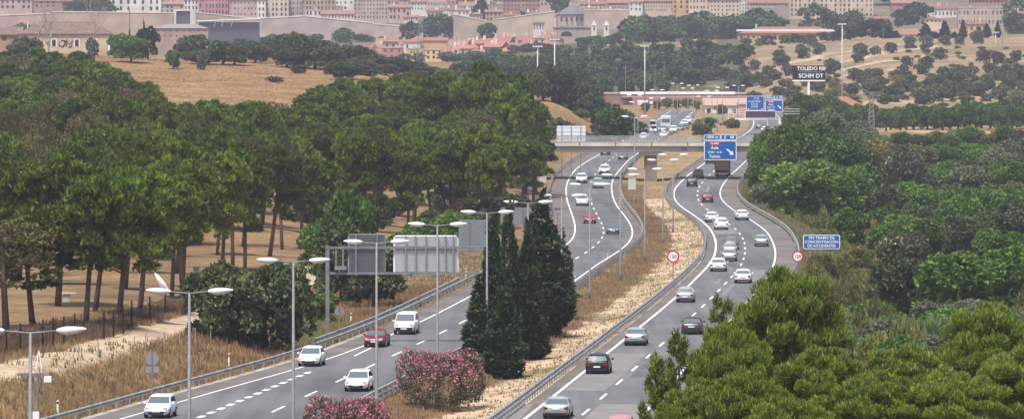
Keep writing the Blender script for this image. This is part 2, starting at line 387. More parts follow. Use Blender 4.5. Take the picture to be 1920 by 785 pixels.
# ------------------------------------------------------------------ carriageways and markings
def ribbon(name, xa, xb, lift, m, y0=200, y1=1700, thick=0.0, kind='structure'):
    s = (GY >= y0) & (GY <= y1); Yg = GY[s]; A = xa[s]; B = xb[s]; Z = zr(Yg)+lift; n_ = len(Yg)
    V = [(A[i], Yg[i], Z[i]) for i in range(n_)]+[(B[i], Yg[i], Z[i]) for i in range(n_)]
    Fc = [(i, n_+i, n_+i+1, i+1) for i in range(n_-1)]
    if thick:
        V += [(A[i]-.15, Yg[i], Z[i]-thick) for i in range(n_)]+[(B[i]+.15, Yg[i], Z[i]-thick) for i in range(n_)]
        Fc += [(2*n_+i, i, i+1, 2*n_+i+1) for i in range(n_-1)]+[(n_+i, 3*n_+i, 3*n_+i+1, n_+i+1) for i in range(n_-1)]
    o = mobj(name, pymesh(name, V, Fc, True), m); tag(o, kind=kind); return o
asph = bpy.data.materials.new('asphalt'); asph.use_nodes = True; n = asph.node_tree; b = n.nodes['Principled BSDF']
b.inputs['Roughness'].default_value = .85; b.inputs['Specular IOR Level'].default_value = .25
tc = n.nodes.new('ShaderNodeTexCoord'); mp = n.nodes.new('ShaderNodeMapping'); mp.inputs['Scale'].default_value = (.9, .02, 1)
n.links.new(tc.outputs['Object'], mp.inputs[0])
q = n.nodes.new('ShaderNodeTexNoise'); q.inputs['Scale'].default_value = 1.0; q.inputs['Detail'].default_value = 4; n.links.new(mp.outputs[0], q.inputs['Vector'])
q2 = n.nodes.new('ShaderNodeTexNoise'); q2.inputs['Scale'].default_value = .05; q2.inputs['Detail'].default_value = 5; n.links.new(tc.outputs['Object'], q2.inputs['Vector'])
ad = n.nodes.new('ShaderNodeMath'); ad.operation = 'ADD'; n.links.new(q.outputs[0], ad.inputs[0]); n.links.new(q2.outputs[0], ad.inputs[1])
cr = n.nodes.new('ShaderNodeMapRange'); cr.inputs[1].default_value = .7; cr.inputs[2].default_value = 1.3
n.links.new(ad.outputs[0], cr.inputs[0])
mx = n.nodes.new('ShaderNodeMix'); mx.data_type = 'RGBA'; mx.inputs[6].default_value = (.088, .088, .092, 1); mx.inputs[7].default_value = (.165, .163, .165, 1)
n.links.new(cr.outputs[0], mx.inputs[0]); n.links.new(mx.outputs[2], b.inputs['Base Color'])
SHO = mat('shoulder_asphalt', (.115, .10, .092), .9, c2=(.17, .15, .135), scale=.15, detail=6)
PAINT = mat('road_paint', (.78, .78, .76), .6, c2=(.6, .6, .58), scale=.8)
ribbon('road', LA, LB, 0, asph, thick=.14)
ribbon('road', RA, RB, 0, asph, thick=.14)
ribbon('road_shoulder', LA+.02, L1-.1, .005, SHO); ribbon('road_shoulder', L3+.2, LB-.02, .005, SHO)
ribbon('road_shoulder', RA+.02, R1-.1, .005, SHO); ribbon('road_shoulder', R3+.2, RB-.02, .005, SHO)
ribbon('road_edge_line', L1-.1, L1+.1, .011, PAINT); ribbon('road_edge_line', L3-.1, L3+.1, .011, PAINT, y0=200)
ribbon('road_edge_line', R1-.12, R1+.12, .011, PAINT)
s = GY > 0
ribbon('road_edge_line', R3-.1, R3+.1, .011, PAINT)
def dashes(name, arr, y0, y1, per, ln, wd, off=0.):
    V = []; Fc = []; yy = y0
    while yy < y1:
        n0 = len(V)
        for k in range(3):
            Yk = yy+ln*k/2; xc = cx(arr, Yk)+off; z = zr(Yk)+.011
            V += [(xc-wd/2, Yk, z), (xc+wd/2, Yk, z)]
        Fc += [(n0, n0+1, n0+3, n0+2), (n0+2, n0+3, n0+5, n0+4)]; yy += per
    o = mobj(name, pymesh(name, V, Fc), PAINT); tag(o, kind='structure')
dashes('road_lane_line', R2, 340, 1690, 17, 6.5, .2)
dashes('road_lane_line', L2, 343, 1690, 17, 6.5, .2)
THK = trace([(376, 781), (480, 738), (574, 699), (650, 668)], 1)
dashes('road_exit_line', THK, road_Y(790), road_Y(697), 4.2, 2.1, .45)
EX = trace([(640, 670), (647, 666), (693, 647), (737, 629)], 1)
ribbon('road_edge_line', EX+.5, EX+.7, .011, PAINT, y0=road_Y(671), y1=road_Y(651))
# concrete patch on the right carriageway (ends at the bottom of the picture)
def patch(name, px0, px1, py0, py1, m, lift=.006):
    Ya, Yb = road_Y(py0), road_Y(py1); xs = []
    a0, a1 = (px0[0]-960)*Ya/F, (px1[0]-960)*Ya/F; b0, b1 = (px0[1]-960)*Yb/F, (px1[1]-960)*Yb/F
    o = mobj(name, pymesh(name, [(a0, Ya, zr(Ya)+lift), (a1, Ya, zr(Ya)+lift), (b1, Yb, zr(Yb)+lift), (b0, Yb, zr(Yb)+lift)], [(0, 1, 2, 3)]), m)
    tag(o, kind='structure'); return o
patch('road_repair_patch', (1040, 1126), (1168, 1222), 830, 757, mat('pale_asphalt', (.22, .205, .19), .9, c2=(.17, .16, .155), scale=.6), .007)
patch('road_repair_patch', (880, 962), (962, 1000), 800, 757, mat('pale_asphalt', (.2, .18, .17)), .008)
# resurfaced lengths and dark sealed joints
for i in range(26):
    arr = (R2, L2)[i % 2]; y0_ = rnd.uniform(345, 1000); ln = rnd.uniform(12, 70); side = rnd.choice((-1, 1)); a = side*.35; b_ = side*3.3
    if i % 3 == 0: a, b_ = side*rnd.uniform(.6, 2.4), None
    if b_ is None: lo_, hi_ = sorted((a, a+side*.5))
    else: lo_, hi_ = sorted((a, b_))
    if y0_ < 460 and i % 2: continue
    ribbon('road_patch', arr+lo_, arr+hi_, .0035+.0001*i, mat('patch_asphalt_%s' % ('dark' if i % 4 else 'pale'), (.085, .083, .085) if i % 4 else (.2, .19, .185), .9, c2=(.14, .135, .135) if i % 4 else (.16, .155, .15), scale=.3, detail=5), y0=y0_, y1=y0_+ln)
# concrete gutter left
GUT = mat('gutter_concrete', (.5, .46, .4), .9, c2=(.3, .27, .22), scale=.5)
ribbon('road_gutter', LA-.45, LA-.02, .02, GUT, y0=200, y1=470, thick=.12)

# ------------------------------------------------------------------ haze
hb = MB().box(-1500, 1500, -60, 3600, -8, 150)
HAZE = bpy.data.materials.new('haze'); HAZE.use_nodes = True; n = HAZE.node_tree; n.nodes.clear()
o_ = n.nodes.new('ShaderNodeOutputMaterial'); pv = n.nodes.new('ShaderNodeVolumePrincipled')
pv.inputs['Color'].default_value = (.86, .84, 1, 1); pv.inputs['Density'].default_value = .0001; pv.inputs['Anisotropy'].default_value = .2
n.links.new(pv.outputs[0], o_.inputs['Volume'])
HAZEBOX = (hb, HAZE)

# ------------------------------------------------------------------ guardrails
def guardrail(arr, off, y0, y1, step, label, both=True, face=1, top=.75):
    Ys = np.arange(y0, y1, step); X0 = float(cx(arr, y0)+off); Z0 = float(zr(y0))
    root = empty('guardrail', (X0, y0, Z0), 0, label, 'guardrail')
    def P(Y): 
        return float(cx(arr, Y)+off-X0), float(Y-y0), float(zr(Y)-Z0)
    def beam(z0, z1):
        prof = [(0, z0), (.07*face, z0+.06), (.07*face, z0+.12), (.0, (z0+z1)/2), (.07*face, z1-.12), (.07*face, z1-.06), (0, z1), (-.02*face, z1)]
        Yb = np.arange(y0, y1+.1, 3.0); V = []; Fc = []
        k = len(prof)
        for Yq in Yb:
            x, y, z = P(Yq)
            V += [(x+a, y, z+b_) for a, b_ in prof]
        for i in range(len(Yb)-1):
            Fc += [(i*k+j, i*k+(j+1) % k, (i+1)*k+(j+1) % k, (i+1)*k+j) for j in range(k)]
        return pymesh('rail', V, Fc)
    mobj('rail', beam(top-.32, top), GUARD, root)
    if both: mobj('lower_rail', beam(top-.62, top-.42), GUARD, root)
    pm = MB().box(-.06, .06, -.05, .05, -1.2, top-.06).mesh('post'); pm.materials.append(GALVD)
    rest = MB()
    for i, Yq in enumerate(Ys):
        x, y, z = P(Yq)
        if i < 98: mobj('post', pm, None, root, (x-.1*face, y, z))
        else: rest.box(x-.1*face-.06, x-.1*face+.06, y-.05, y+.05, z-1.2, z+top-.06)
    if rest.v: tag(rest.build('far_posts', GALVD, root), kind='stuff')
    return root
guardrail(LA, -.35, 300, 625, 4, 'long steel guardrail climbing the left verge below the grass bank', False, 1)
guardrail(LA, -.35, 628, 1090, 4, 'outer guardrail of the left carriageway curving past the stepped bank to the bridge', True, 1)
guardrail(LA, -.9, road_Y(655), 560, 2.2, 'second taller guardrail standing behind the verge rail near the white van', False, 1, .95)
guardrail(LB, .3, 300, 640, 3, 'median guardrail beside the oleanders and cypresses on the left carriageway', True, -1)
guardrail(LB, .3, 643, 1080, 4, 'median guardrail on the bend of the left carriageway before the bridge', True, -1)
guardrail(RA, -.25, 300, 620, 2.2, 'long double median guardrail left of the silver and black cars on the right carriageway', True, 1, .85)
guardrail(RA, -.25, 622, 1080, 4, 'median guardrail round the bend of the right carriageway', True, 1)
guardrail(RB, .25, 560, 1060, 4, 'outer guardrail on the right verge beside the scrub and the speed limit sign', True, -1)
guardrail(LA, -.3, 1100, 1400, 5, 'far guardrail on the left of the road beyond the bridge', False, 1)
guardrail(RB, .3, 1100, 1400, 5, 'far guardrail on the right of the road beyond the bridge', False, -1)
guardrail(LB, .3, 1100, 1380, 5, 'far median guardrail beyond the bridge', False, -1)

# ------------------------------------------------------------------ verge markers
def verge_post(px, py, lab):
    X_, Y_ = hit(px, py); z = float(G(X_, Y_))
    m = MB().prism([(-.06, -.1), (.06, -.1), (.06, 1.05), (-.06, .95)], -.04, .04)
    root = empty('marker_post', (X_, Y_, z), 0, lab, 'marker post')
    m.build('post', SIGNW, root); MB().box(-.065, .065, -.045, .045, .75, .88).build('reflector_band', SIGNK, root)
for px, py, lab in [(108, 782, 'white marker post at the bottom left end of the verge guardrail'), (429, 690, 'white marker post in dry grass right of the lamp post below the oak'), (658, 608, 'white marker post behind the guardrail near the dark oak trunk'), (874, 520, 'white marker post under the grey sign boards'),
                    (1139, 492, 'white marker post on the median rail right of the cypresses'), (1078, 535, 'white marker post on the median rail close to the broad cypress'), (1192, 408, 'white marker post on the outside of the median bend')]:
    verge_post(px, py, lab)

# ------------------------------------------------------------------ street lamps
lh = MB()
def lamp_head_mesh():
    st = [(-.0, .05, .05), (.1, .13, .10), (.4, .2, .15), (.75, .2, .13), (1.05, .13, .08), (1.2, .04, .03)]
    V = []; n_ = 10; Fc = []
    for x, wy, wz in st:
        for k in range(n_):
            t = 2*math.pi*k/n_; z = math.sin(t)*wz
            if z < 0: z *= 1.5 if .2 < x < 1.0 else 1.1
            V.append((x, math.cos(t)*wy, z))
    for i in range(len(st)-1):
        for k in range(n_): Fc.append((i*n_+k, i*n_+(k+1) % n_, (i+1)*n_+(k+1) % n_, (i+1)*n_+k))
    Fc += [tuple(range(n_)), tuple(reversed(range((len(st)-1)*n_, len(st)*n_)))]
    me = pymesh('lamp_head', V, Fc, True); me.materials.append(LAMPW); return me
LH = lamp_head_mesh()
def lamp_parts(root, H, span=1.35, heads=2):
    MB().tube([(0, 0, -.3), (0, 0, .9), (0, 0, 1.0), (0, 0, H)], [.15, .15, .115, .06], 8).build('pole', GALV, root, True)
    MB().tube([(-span, 0, H+.05), (-.3, 0, H-.02), (0, 0, H-.05), (.3, 0, H-.02), (span, 0, H+.05)], .045, 6).build('arm', GALV, root, True)
    mobj('lamp_head', LH, None, root, (span-.1, 0, H+.06), (0, R(-3), 0))
    if heads > 1: mobj('lamp_head', LH, None, root, (-span+.1, 0, H+.06), (0, R(-3), R(180)))
lampdefs = [
 (57, 215, 3, 'double arm street lamp at the left picture edge carrying a small camera bracket'),
 (355, 256, 2, 'double arm street lamp with a broken head cover sticking up before the oak'),
 (550, 303, 0, 'double arm street lamp right of the round holm oak'),
 (706, 338, 5, 'double arm street lamp in front of the grey ribbed sign gantry board'),
 (820, 380, 0, 'double arm street lamp rising out of the large pink oleander'),
 (913, 420, 1, 'double arm street lamp at the left edge of the cypresses'),
 (990, 456, 4, 'double arm street lamp rising through the middle of the cypresses'),
 (1053, 483, 2, 'double arm street lamp at the right edge of the cypresses'),
 (1106, 540, 0, 'double arm street lamp in front of the left carriageway bend'),
 (1163, 588, 0, 'double arm street lamp in the brown median past the cypresses'),
 (1209, 640, 0, 'double arm street lamp beside the bridge pier'),
 (1243, 695, 0, 'double arm street lamp just left of the median speed limit sign'),
 (1262, 735, 0, 'double arm street lamp above the round median speed limit sign'),
 (1190, 830, 0, 'double arm street lamp in the median near the small grey box sign'),
]
lamp0 = None
for px, Yl, yaw, lab in lampdefs:
    X_, _, z = at(px, Yl)
    H = 13.4 if Yl < 900 else 10
    top = {57: 622, 355: 548, 550: 490, 706: 455, 820: 422, 913: 399, 990: 380, 1053: 368, 1106: 347, 1163: 329, 1209: 318, 1243: 301, 1262: 291}.get(px)
    if top: H = CH-(top-HY)*Yl/F-z
    root = empty('street_lamp', (X_, Yl, z), R(yaw), lab, 'street lamp', 'double arm street lamps along the motorway')
    lamp_parts(root, H, 1.0 if Yl > 250 else 1.15)
    if px == 355:
        mobj('lamp_cover', LH, None, root, (-1.05, 0, H+.15), (0, R(-52), R(175)), (.85, .9, .8))
        tag(root.children[-1] if root.children else root)
    if px == 57:
        MB().box(-.55, .75, -.05, .05, H-1.75, H-1.65).build('bracket', GALV, root)
        MB().box(.55, .85, -.35, .12, H-2.0, H-1.78).build('camera', SIGNW, root)
        MB().box(.1, .36, -.3, -.05, H-4.6, H-3.2).build('control_box', SIGNW, root)
        MB().tube([(.3, 0, -.3), (.3, 0, H-1.7)], .07, 6).build('side_pole', GALV, root)
# far lamps beyond the bridge
proto = empty('street_lamp', (0, 0, 0)); lamp_parts(proto, 9, .8)
kids = [o for o in bpy.data.objects if o.parent is proto]; regroot(proto, kids)
first = True
for px, Yl in [(1196, 1120), (1232, 1180), (1190, 1240), (1262, 1300), (1232, 1360), (1290, 1400), (1320, 1240), (1345, 1290), (1335, 1360), (1355, 1440), (1300, 1480), (1270, 1540), (1385, 1480)]:
    r = proto if first else copy_tree(proto); first = False
    X_, _, z = at(px, Yl); r.location = (X_, Yl, z); r.rotation_euler = (0, 0, R(rnd.uniform(-20, 20)))
    tag(r, 'slim pale street lamp among the busy roads beyond the bridge', 'street lamp', 'street lamps beyond the bridge')
def mast(px, ytop, Yl, lab):
    X_, _, z = at(px, Yl); H = CH-(ytop-HY)*Yl/F-z
    root = empty('floodlight_mast', (X_, Yl, z), 0, lab, 'light mast', 'tall floodlight masts')
    MB().tube([(0, 0, -.5), (0, 0, H)], [.26, .13], 8).build('pole', mat('pale_mast', (.5, .51, .52), .6), root, True)
    m = MB(); m.tube([(-1.1, 0, H), (1.1, 0, H)], .1, 6); m.build('head_ring', GALV, root)
    for k in range(4):
        MB().box(-1.2+k*.65, -.75+k*.65, -.4, .3, H+.05, H+.4).build('floodlight', LAMPW, root)
mast(1008, 89, 1330, 'left of the two floodlight masts above the dark oak clump')
mast(1040, 76, 1330, 'right and taller of the two floodlight masts above the dark oak clump')
mast(1209, 88, 1560, 'floodlight mast above the white roofed industrial shed')
mast(1579, 47, 1560, 'tallest floodlight mast right of the black billboard')
mast(1867, 62, 2050, 'floodlight mast on the skyline field by the right edge cypresses')

# ------------------------------------------------------------------ bridge
YB = 918.; xl = float(cx(LA, YB))-9; xr = float(cx(RB, YB))+10
root = empty('road_bridge', ((xl+xr)/2, YB, 0), 0, 'long concrete road bridge with steel railings crossing over both carriageways', 'bridge')
ox = (xl+xr)/2; W = (xr-xl)/2
def bz(x): return 0.0
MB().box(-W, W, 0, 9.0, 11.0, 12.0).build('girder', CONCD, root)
MB().box(-W, W, -.55, 9.55, 12.003, 12.75).build('deck', CONC, root)
m = MB(); m.box(-W, W, .1, 8.9, 12.76, 12.79); m.build('deck_road', asph, root)
mj = MB()
for k in range(-4, 6): mj.box(k*6.2-.06, k*6.2+.06, -.58, -.54, 12.05, 12.7)
mj.build('deck_joint', DARK, root)
MB().box(-W, W, -.62, -.5, 12.76, 12.86).build('kerb', mat('pale_kerb', (.62, .6, .56), .8), root)
rl = MB()
for z in (13.05, 13.3, 13.6): rl.box(-W, W, -.45, -.37, z, z+.09)
for z in (13.05, 13.3, 13.6): rl.box(-W, W, 9.0, 9.08, z, z+.09)
rl.build('railing', GUARD, root)
pm = MB().box(-.05, .05, -.44, -.38, 12.76, 13.7).mesh('railing_post'); pm.materials.append(GALVD)
for k in range(30): mobj('railing_post', pm, None, root, (-W+1+k*(2*W-2)/29, 0, 0))
for px in (1221, 1213):
    pass
xp = (1221-960)*YB/F-ox
pz = float(G(xp+ox, YB))-.5
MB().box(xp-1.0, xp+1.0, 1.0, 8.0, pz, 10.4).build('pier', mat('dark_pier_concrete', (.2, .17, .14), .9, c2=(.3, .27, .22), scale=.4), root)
MB().box(xp-1.9, xp+1.9, .6, 8.4, 10.4, 10.997).build('pier_cap', CONC, root)
for sx in (-1, 1):
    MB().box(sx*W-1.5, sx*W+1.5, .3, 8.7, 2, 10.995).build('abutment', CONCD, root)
tag(root)
text('7,5', .7, SIGNK, root, ((1283-960)*YB/F-ox, -.02, 11.45), 'clearance_number', off=.02)

# ------------------------------------------------------------------ signs
def panel(mb_name, x0, x1, z0, z1, y, m, parent, th=.06, border=None, bw=.12, bm=None, r=.25):
    def rr(x0, x1, z0, z1, r, y0, y1):
        pts = []
        for cxx, czz, a0 in ((x1-r, z1-r, 0), (x0+r, z1-r, 90), (x0+r, z0+r, 180), (x1-r, z0+r, 270)):
            for k in range(4):
                t = R(a0+30*k); pts.append((cxx+r*math.cos(t), czz+r*math.sin(t)))
        return MB().prism(pts, y0, y1)
    o = rr(x0, x1, z0, z1, r, y, y+th).build(mb_name, bm or m, parent)
    if border: 
        o2 = rr(x0+bw, x1-bw, z0+bw, z1-bw, max(r-bw, .05), y-.012, y-.002).build(border, m, parent)
        return o2
    return o
def arrow(parent, cx_, cz_, L, m, y):
    # diagonal arrow pointing down right
    pts = [(-.5, .09), (.12, .09), (.12, .3), (.55, 0), (.12, -.3), (.12, -.09), (-.5, -.09)]
    a = R(-42); P = [(cx_+L*(x*math.cos(a)-z*math.sin(a)), cz_+L*(x*math.sin(a)+z*math.cos(a))) for x, z in pts]
    MB().prism(P, y-.012, y).build('arrow', m, parent)
def exitsym(parent, x, z, s_, m, y):
    MB().prism([(x-.45*s_, z-.5*s_), (x-.25*s_, z-.5*s_), (x+.05*s_, z+.5*s_), (x-.12*s_, z+.5*s_)], y-.012, y).build('exit_symbol', m, parent)
    MB().prism([(x+.12*s_, z-.5*s_), (x+.32*s_, z-.5*s_), (x+.1*s_, z+.1*s_), (x+.45*s_, z+.28*s_), (x+.3*s_, z+.5*s_), (x-.02*s_, z+.2*s_)], y-.012, y).build('exit_symbol', m, parent)
def sign_direction(px0, px1, pyt, pyb, ptop, Yl, lab, lines, name='direction_sign'):
    X0, X1 = (px0-960)*Yl/F, (px1-960)*Yl/F; zt = CH-(pyt-HY)*Yl/F; zb = CH-(pyb-HY)*Yl/F; zz = CH-(ptop-HY)*Yl/F
    xc = (X0+X1)/2; wd = X1-X0; h = zt-zb
    root = empty(name, (xc, Yl, zb), 0, lab, 'road sign')
    panel('main_panel', -wd/2, wd/2, 0, h, 0, SIGNB, root, border='panel_face', bw=.13, bm=SIGNW)
    hp = zz-zt-.12
    for a, b_, nm in ((-wd/2, .02, 0), (.1, wd/2, 1)):
        panel('number_panel', a, b_, h+.1, h+.1+hp, 0, SIGNB, root, border='panel_face', bw=.09, bm=SIGNW, r=.16)
    yf = -.028
    text('1000 m', hp*.75, SIGNW, root, (-wd/4, yf, h+.1+hp/2), off=.02)
    exitsym(root, wd*.15, h+.1+hp/2, hp*.6, SIGNW, -.016)
    text('68', hp*.75, SIGNW, root, (wd*.36, yf, h+.1+hp/2), off=.02)
    tx = -wd*.17
    MB().box(tx-wd*.17, tx+wd*.17, -.024, -.014, h*.76, h*.93).build('route_badge', SIGNR, root)
    text(lines[0], h*.16, SIGNW, root, (tx, -.036, h*.845), off=.015)
    text(lines[1], h*.2, SIGNW, root, (tx, yf, h*.62), off=.02)
    MB().box(tx-wd*.22, tx+wd*.02, -.024, -.014, h*.32, h*.47).build('route_badge', SIGNG, root)
    text('E-901', h*.14, SIGNW, root, (tx-wd*.1, -.036, h*.395), off=.012)
    text('A-40', h*.14, SIGNW, root, (tx+wd*.14, -.036, h*.395), off=.012)
    text(lines[2], h*.2, SIGNW, root, (tx, yf, h*.18), off=.02)
    arrow(root, wd*.3, h*.42, wd*.26, SIGNW, -.014)
    return root, wd, h
r_, wd, h = sign_direction(1320, 1381, 263.5, 300, 252, 915.5, 'blue overhead direction sign with a white arrow hung on the front of the bridge', ['N-403', 'Ávila', 'Toledo'])
m = MB()
for x in (-wd*.35, wd*.35): m.box(x-.08, x+.08, .06, 2.0, .3, .45); m.box(x-.08, x+.08, .06, .2, 0, h+1)
m.build('mount', GALVD, r_)
r2, wd2, h2 = sign_direction(1434.5, 1468, 187.5, 210, 180, 1330., 'far blue exit sign with arrow, right half of the distant gantry', ['N-403', 'Ávila', 'Toledo'])
Yl = 1330.; X0, X1 = (1399-960)*Yl/F, (1433-960)*Yl/F
root = empty('direction_sign', ((X0+X1)/2, Yl, CH-(207-HY)*Yl/F), 0, 'far square blue sign without an arrow, left on the distant gantry', 'road sign')
wd = X1-X0; h = 27*Yl/F
panel('main_panel', -wd/2, wd/2, 0, h, 0, SIGNB, root, border='panel_face', bw=.12, bm=SIGNW, r=.2)
for i, (t, z) in enumerate([('A-42', .82), ('Ciudad Real', .62), ('CM-42', .42), ('CM-40', .24)]): text(t, h*.17, SIGNW, root, (-.2 if i else .3, -.03, h*z), off=.01)
for x in (-wd*.38, wd*.38): MB().prism([(x-.2, h*.14), (x+.2, h*.14), (x, h*.04)], -.03, -.014).build('down_arrow', SIGNW, root)
X0, X1 = (1397-960)*Yl/F, (1455-960)*Yl/F
root = empty('message_board', ((X0+X1)/2, Yl-.3, CH-(222-HY)*Yl/F), 0, 'dark unlit message board with a white frame below the far blue signs', 'message board')
wd = X1-X0; h = 14.5*Yl/F
panel('case', -wd/2, wd/2, 0, h, 0, mat('led_board', (.07, .05, .065), .5), root, border='screen', bw=.13, bm=SIGNW, r=.1)
# gantry that carries them
z0 = CH-(226-HY)*Yl/F
xa, xb = (1366-960)*Yl/F, (1462-960)*Yl/F; gz = float(G(xa, Yl+1))
root = empty('sign_gantry', (xa, Yl+1, gz), 0, 'white steel gantry far beyond the bridge carrying blue signs', 'gantry')
MB().box(-.25, .25, -.2, .2, -.3, z0-gz+.6).build('post', SIGNW, root)
gb = float(G(xb, Yl+1))
MB().box(xb-xa-.25, xb-xa+.25, -.2, .2, gb-gz-.3, z0-gz+.3).build('post', SIGNW, root)
MB().box(-.3, xb-xa+.3, -.21, .21, z0-gz+.1, z0-gz+.6).build('beam', SIGNW, root)
m = MB()
for z in (1.6, 2.2, 2.8): m.box(.0, xb-xa+5, -.06, .06, z0-gz+z, z0-gz+z+.1)
for k in range(10): m.box(k*1.3, k*1.3+.08, -.05, .05, z0-gz+.6, z0-gz+2.9)
m.build('catwalk', LAMPW, root)
# left gantry seen from behind
Yg_ = 448.; xa, xb = (614-960)*Yg_/F, (944-960)*Yg_/F; gz = float(G(xa, Yg_)); H = CH-(460-HY)*Yg_/F-gz
root = empty('sign_gantry', (xa, Yg_, gz), 0, 'grey steel sign gantry over the left carriageway seen from behind', 'gantry')
MB().box(-.16, .16, -.16, .16, -.5, H).build('post', GALV, root)
g2 = float(G(xb, Yg_)); MB().box(xb-xa-.18, xb-xa+.18, -.16, .16, g2-gz-.5, H-.05).build('post', GALV, root)
zt_, zb_ = CH-(464-HY)*Yg_/F-gz, CH-(512-HY)*Yg_/F-gz
MB().box(.165, xb-xa-.185, -.09, .09, zt_-.1, zt_+.1).build('upper_beam', GALV, root)
MB().box(.165, xb-xa-.185, -.09, .09, zb_-.1, zb_+.1).build('lower_beam', GALV, root)
for px in (630, 643): 
    x = (px-614)*Yg_/F; MB().box(x-.07, x+.07, -.07, .07, zb_+.102, zt_-.102).build('strut', GALV, root)
m = MB(); m.box(.6, 1.6, -.25, -.1, zb_+.3, zb_+.6); m.build('lamp_box', GALVD, root)
def ribbed(px0, px1, pyt, pyb, m_, lab, ribs, rm=None):
    X0, X1 = (px0-960)*Yg_/F, (px1-960)*Yg_/F; zb = CH-(pyb-HY)*Yg_/F; h = (pyb-pyt)*Yg_/F; wd = X1-X0
    root = empty('sign_board', ((X0+X1)/2, Yg_-.1, zb), 0, lab, 'sign back', 'sign boards on the left gantry')
    panel('panel', -wd/2, wd/2, 0, h, .3, m_, root, th=.05, r=.3)
    n_ = 17
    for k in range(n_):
        MB().box(-wd/2+.1, wd/2-.1, .2, .297, h*(k+.5)/n_-.02, h*(k+.5)/n_+.02).build('rib', rm or mat('dark_rib', (.18, .19, .2), .6, .2), root)  # ribs default to a plain grey darker than the grey panel
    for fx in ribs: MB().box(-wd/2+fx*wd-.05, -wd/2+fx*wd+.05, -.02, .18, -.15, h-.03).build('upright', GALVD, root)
ribbed(652, 723, 438, 513, BOARDG, 'grey ribbed back of the left board on the near gantry', (.22, .78))
ribbed(737.5, 859.5, 441, 514, BOARDW, 'bright silvery ribbed back of the wide right board on the near gantry', (.19, .34, .5, .68, .8, .92), mat('pale_rib', (.55, .56, .57), .5))
def back_board(px0, px1, pyt, pyb, Yl, m_, lab, posts=(.25, .75), zpost=True, lines=12, frame=False):
    X0, X1 = (px0-960)*Yl/F, (px1-960)*Yl/F; wd = X1-X0; xc = (X0+X1)/2; g = float(G(xc, Yl)); zb = CH-(pyb-HY)*Yl/F-g; zt = CH-(pyt-HY)*Yl/F-g
    root = empty('sign_board', (xc, Yl, g), 0, lab, 'sign back')
    panel('panel', -wd/2, wd/2, zb, zt, 0, m_, root, th=.06, r=.12)
    m = MB()
    for k in range(lines): 
        z = zb+(zt-zb)*(k+.5)/lines; m.box(-wd/2+.03, wd/2-.03, -.03, -.004, z-.012, z+.012)
    if lines: m.build('seam', mat('seam', (.27, .29, .3), .5, .2), root)
    for fx in posts: MB().box(-wd/2+fx*wd-.06, -wd/2+fx*wd+.06, -.16, -.035, -.4, zt-.05).build('post', GALVD if frame else GALV, root)
    return root
back_board(860, 927, 412, 471, 560, BOARDG, 'plain grey back of a big sign left of the cypress tips', (.3, .96), lines=16)
back_board(938.5, 1019, 389, 421, 640, BOARDG, 'smaller grey sign back above the cypresses', (.52, .82), lines=9)
rb = back_board(1044, 1098, 236, 265, 930, mat('white_panel', (.78, .79, .82), .5), 'white sign back with dark bars standing on the bridge', (.17, .5, .83), lines=4, frame=True)
def box_sign(px, y0, y1, wpx, Yl, lab):
    X_, _, g = at(px, Yl); zb = CH-(y1-HY)*Yl/F-g; zt = CH-(y0-HY)*Yl/F-g; w_ = wpx*Yl/F/2
    root = empty('box_sign', (X_, Yl, g), 0, lab, 'sign back')
    MB().box(-w_, w_, 0, .25, zb, zt).build('case', mat('pale_grey_metal', (.5, .51, .52), .5), root)
    for x in (-w_*.6, w_*.6): MB().box(x-.04, x+.04, .05, .15, -.3, zb).build('post', GALVD, root)
box_sign(1018, 331, 351, 13, 905, 'pale grey box sign on the verge under the pine edge')
box_sign(1185, 335, 355, 14, 800, 'pale grey box sign on two posts in the median')
# small mobile signs back left (round + plate)
def round_back(px, py, Yl, r_, lab, plate=True):
    X_ = (px-960)*Yl/F; g = float(G(X_, Yl)); zc_ = CH-(py-HY)*Yl/F-g
    root = empty('road_sign', (X_, Yl, g), 0, lab, 'sign back')
    P = [(r_*math.cos(t*math.pi/12), zc_+r_*math.sin(t*math.pi/12)) for t in range(24)]
    MB().prism(P, 0, .03).build('disc', BOARDG, root)
    if plate: MB().box(-r_, r_, 0, .03, zc_-r_*2.1, zc_-r_*1.15).build('plate', BOARDG, root)
    MB().box(-.05, .05, -.07, -.003, -.4, zc_+r_).build('post', GALV, root)
round_back(285, 672, 372, .45, 'grey back of a round sign with plate on the grass bank')
round_back(636, 583, 470, .4, 'grey back of a round sign behind the gantry post', False)
def speed_sign(px, py, Yl, lab, r_=.64):
    X_ = (px-960)*Yl/F; g = float(G(X_, Yl)); zc_ = CH-(py-HY)*Yl/F-g
    root = empty('speed_limit_sign', (X_, Yl, g), 0, lab, 'road sign', 'round speed limit signs')
    def disc(r, y0, y1, nm, m):
        MB().prism([(r*math.cos(t*math.pi/16), zc_+r*math.sin(t*math.pi/16)) for t in range(32)], y0, y1).build(nm, m, root)
    disc(r_, 0, .04, 'rim', SIGNR); disc(r_*.76, -.012, -.002, 'face', SIGNW)
    text('120', r_*.78, SIGNK, root, (0, -.03, zc_), 'number', off=.0)
    MB().box(-.05, .05, .045, .12, -.4, zc_).build('post', GALV, root)
speed_sign(1262, 480.5, 555, 'round 120 speed limit sign in the sandy median')
speed_sign(1495.5, 480.5, 600, 'round 120 speed limit sign on the right verge below the blue text sign')
Yl = 625.; X0, X1 = (1506-960)*Yl/F, (1575-960)*Yl/F; g = float(G((X0+X1)/2, Yl)); h = 26.5*Yl/F; wd = X1-X0
zb = CH-(466.5-HY)*Yl/F-g
root = empty('text_sign', ((X0+X1)/2, Yl, g), R(-3), 'blue rectangular sign with three lines of white capitals beside the right guardrail', 'road sign')
panel('panel', -wd/2, wd/2, zb, zb+h, 0, SIGNB, root, border='panel_face', bw=.09, bm=SIGNW, r=.18)
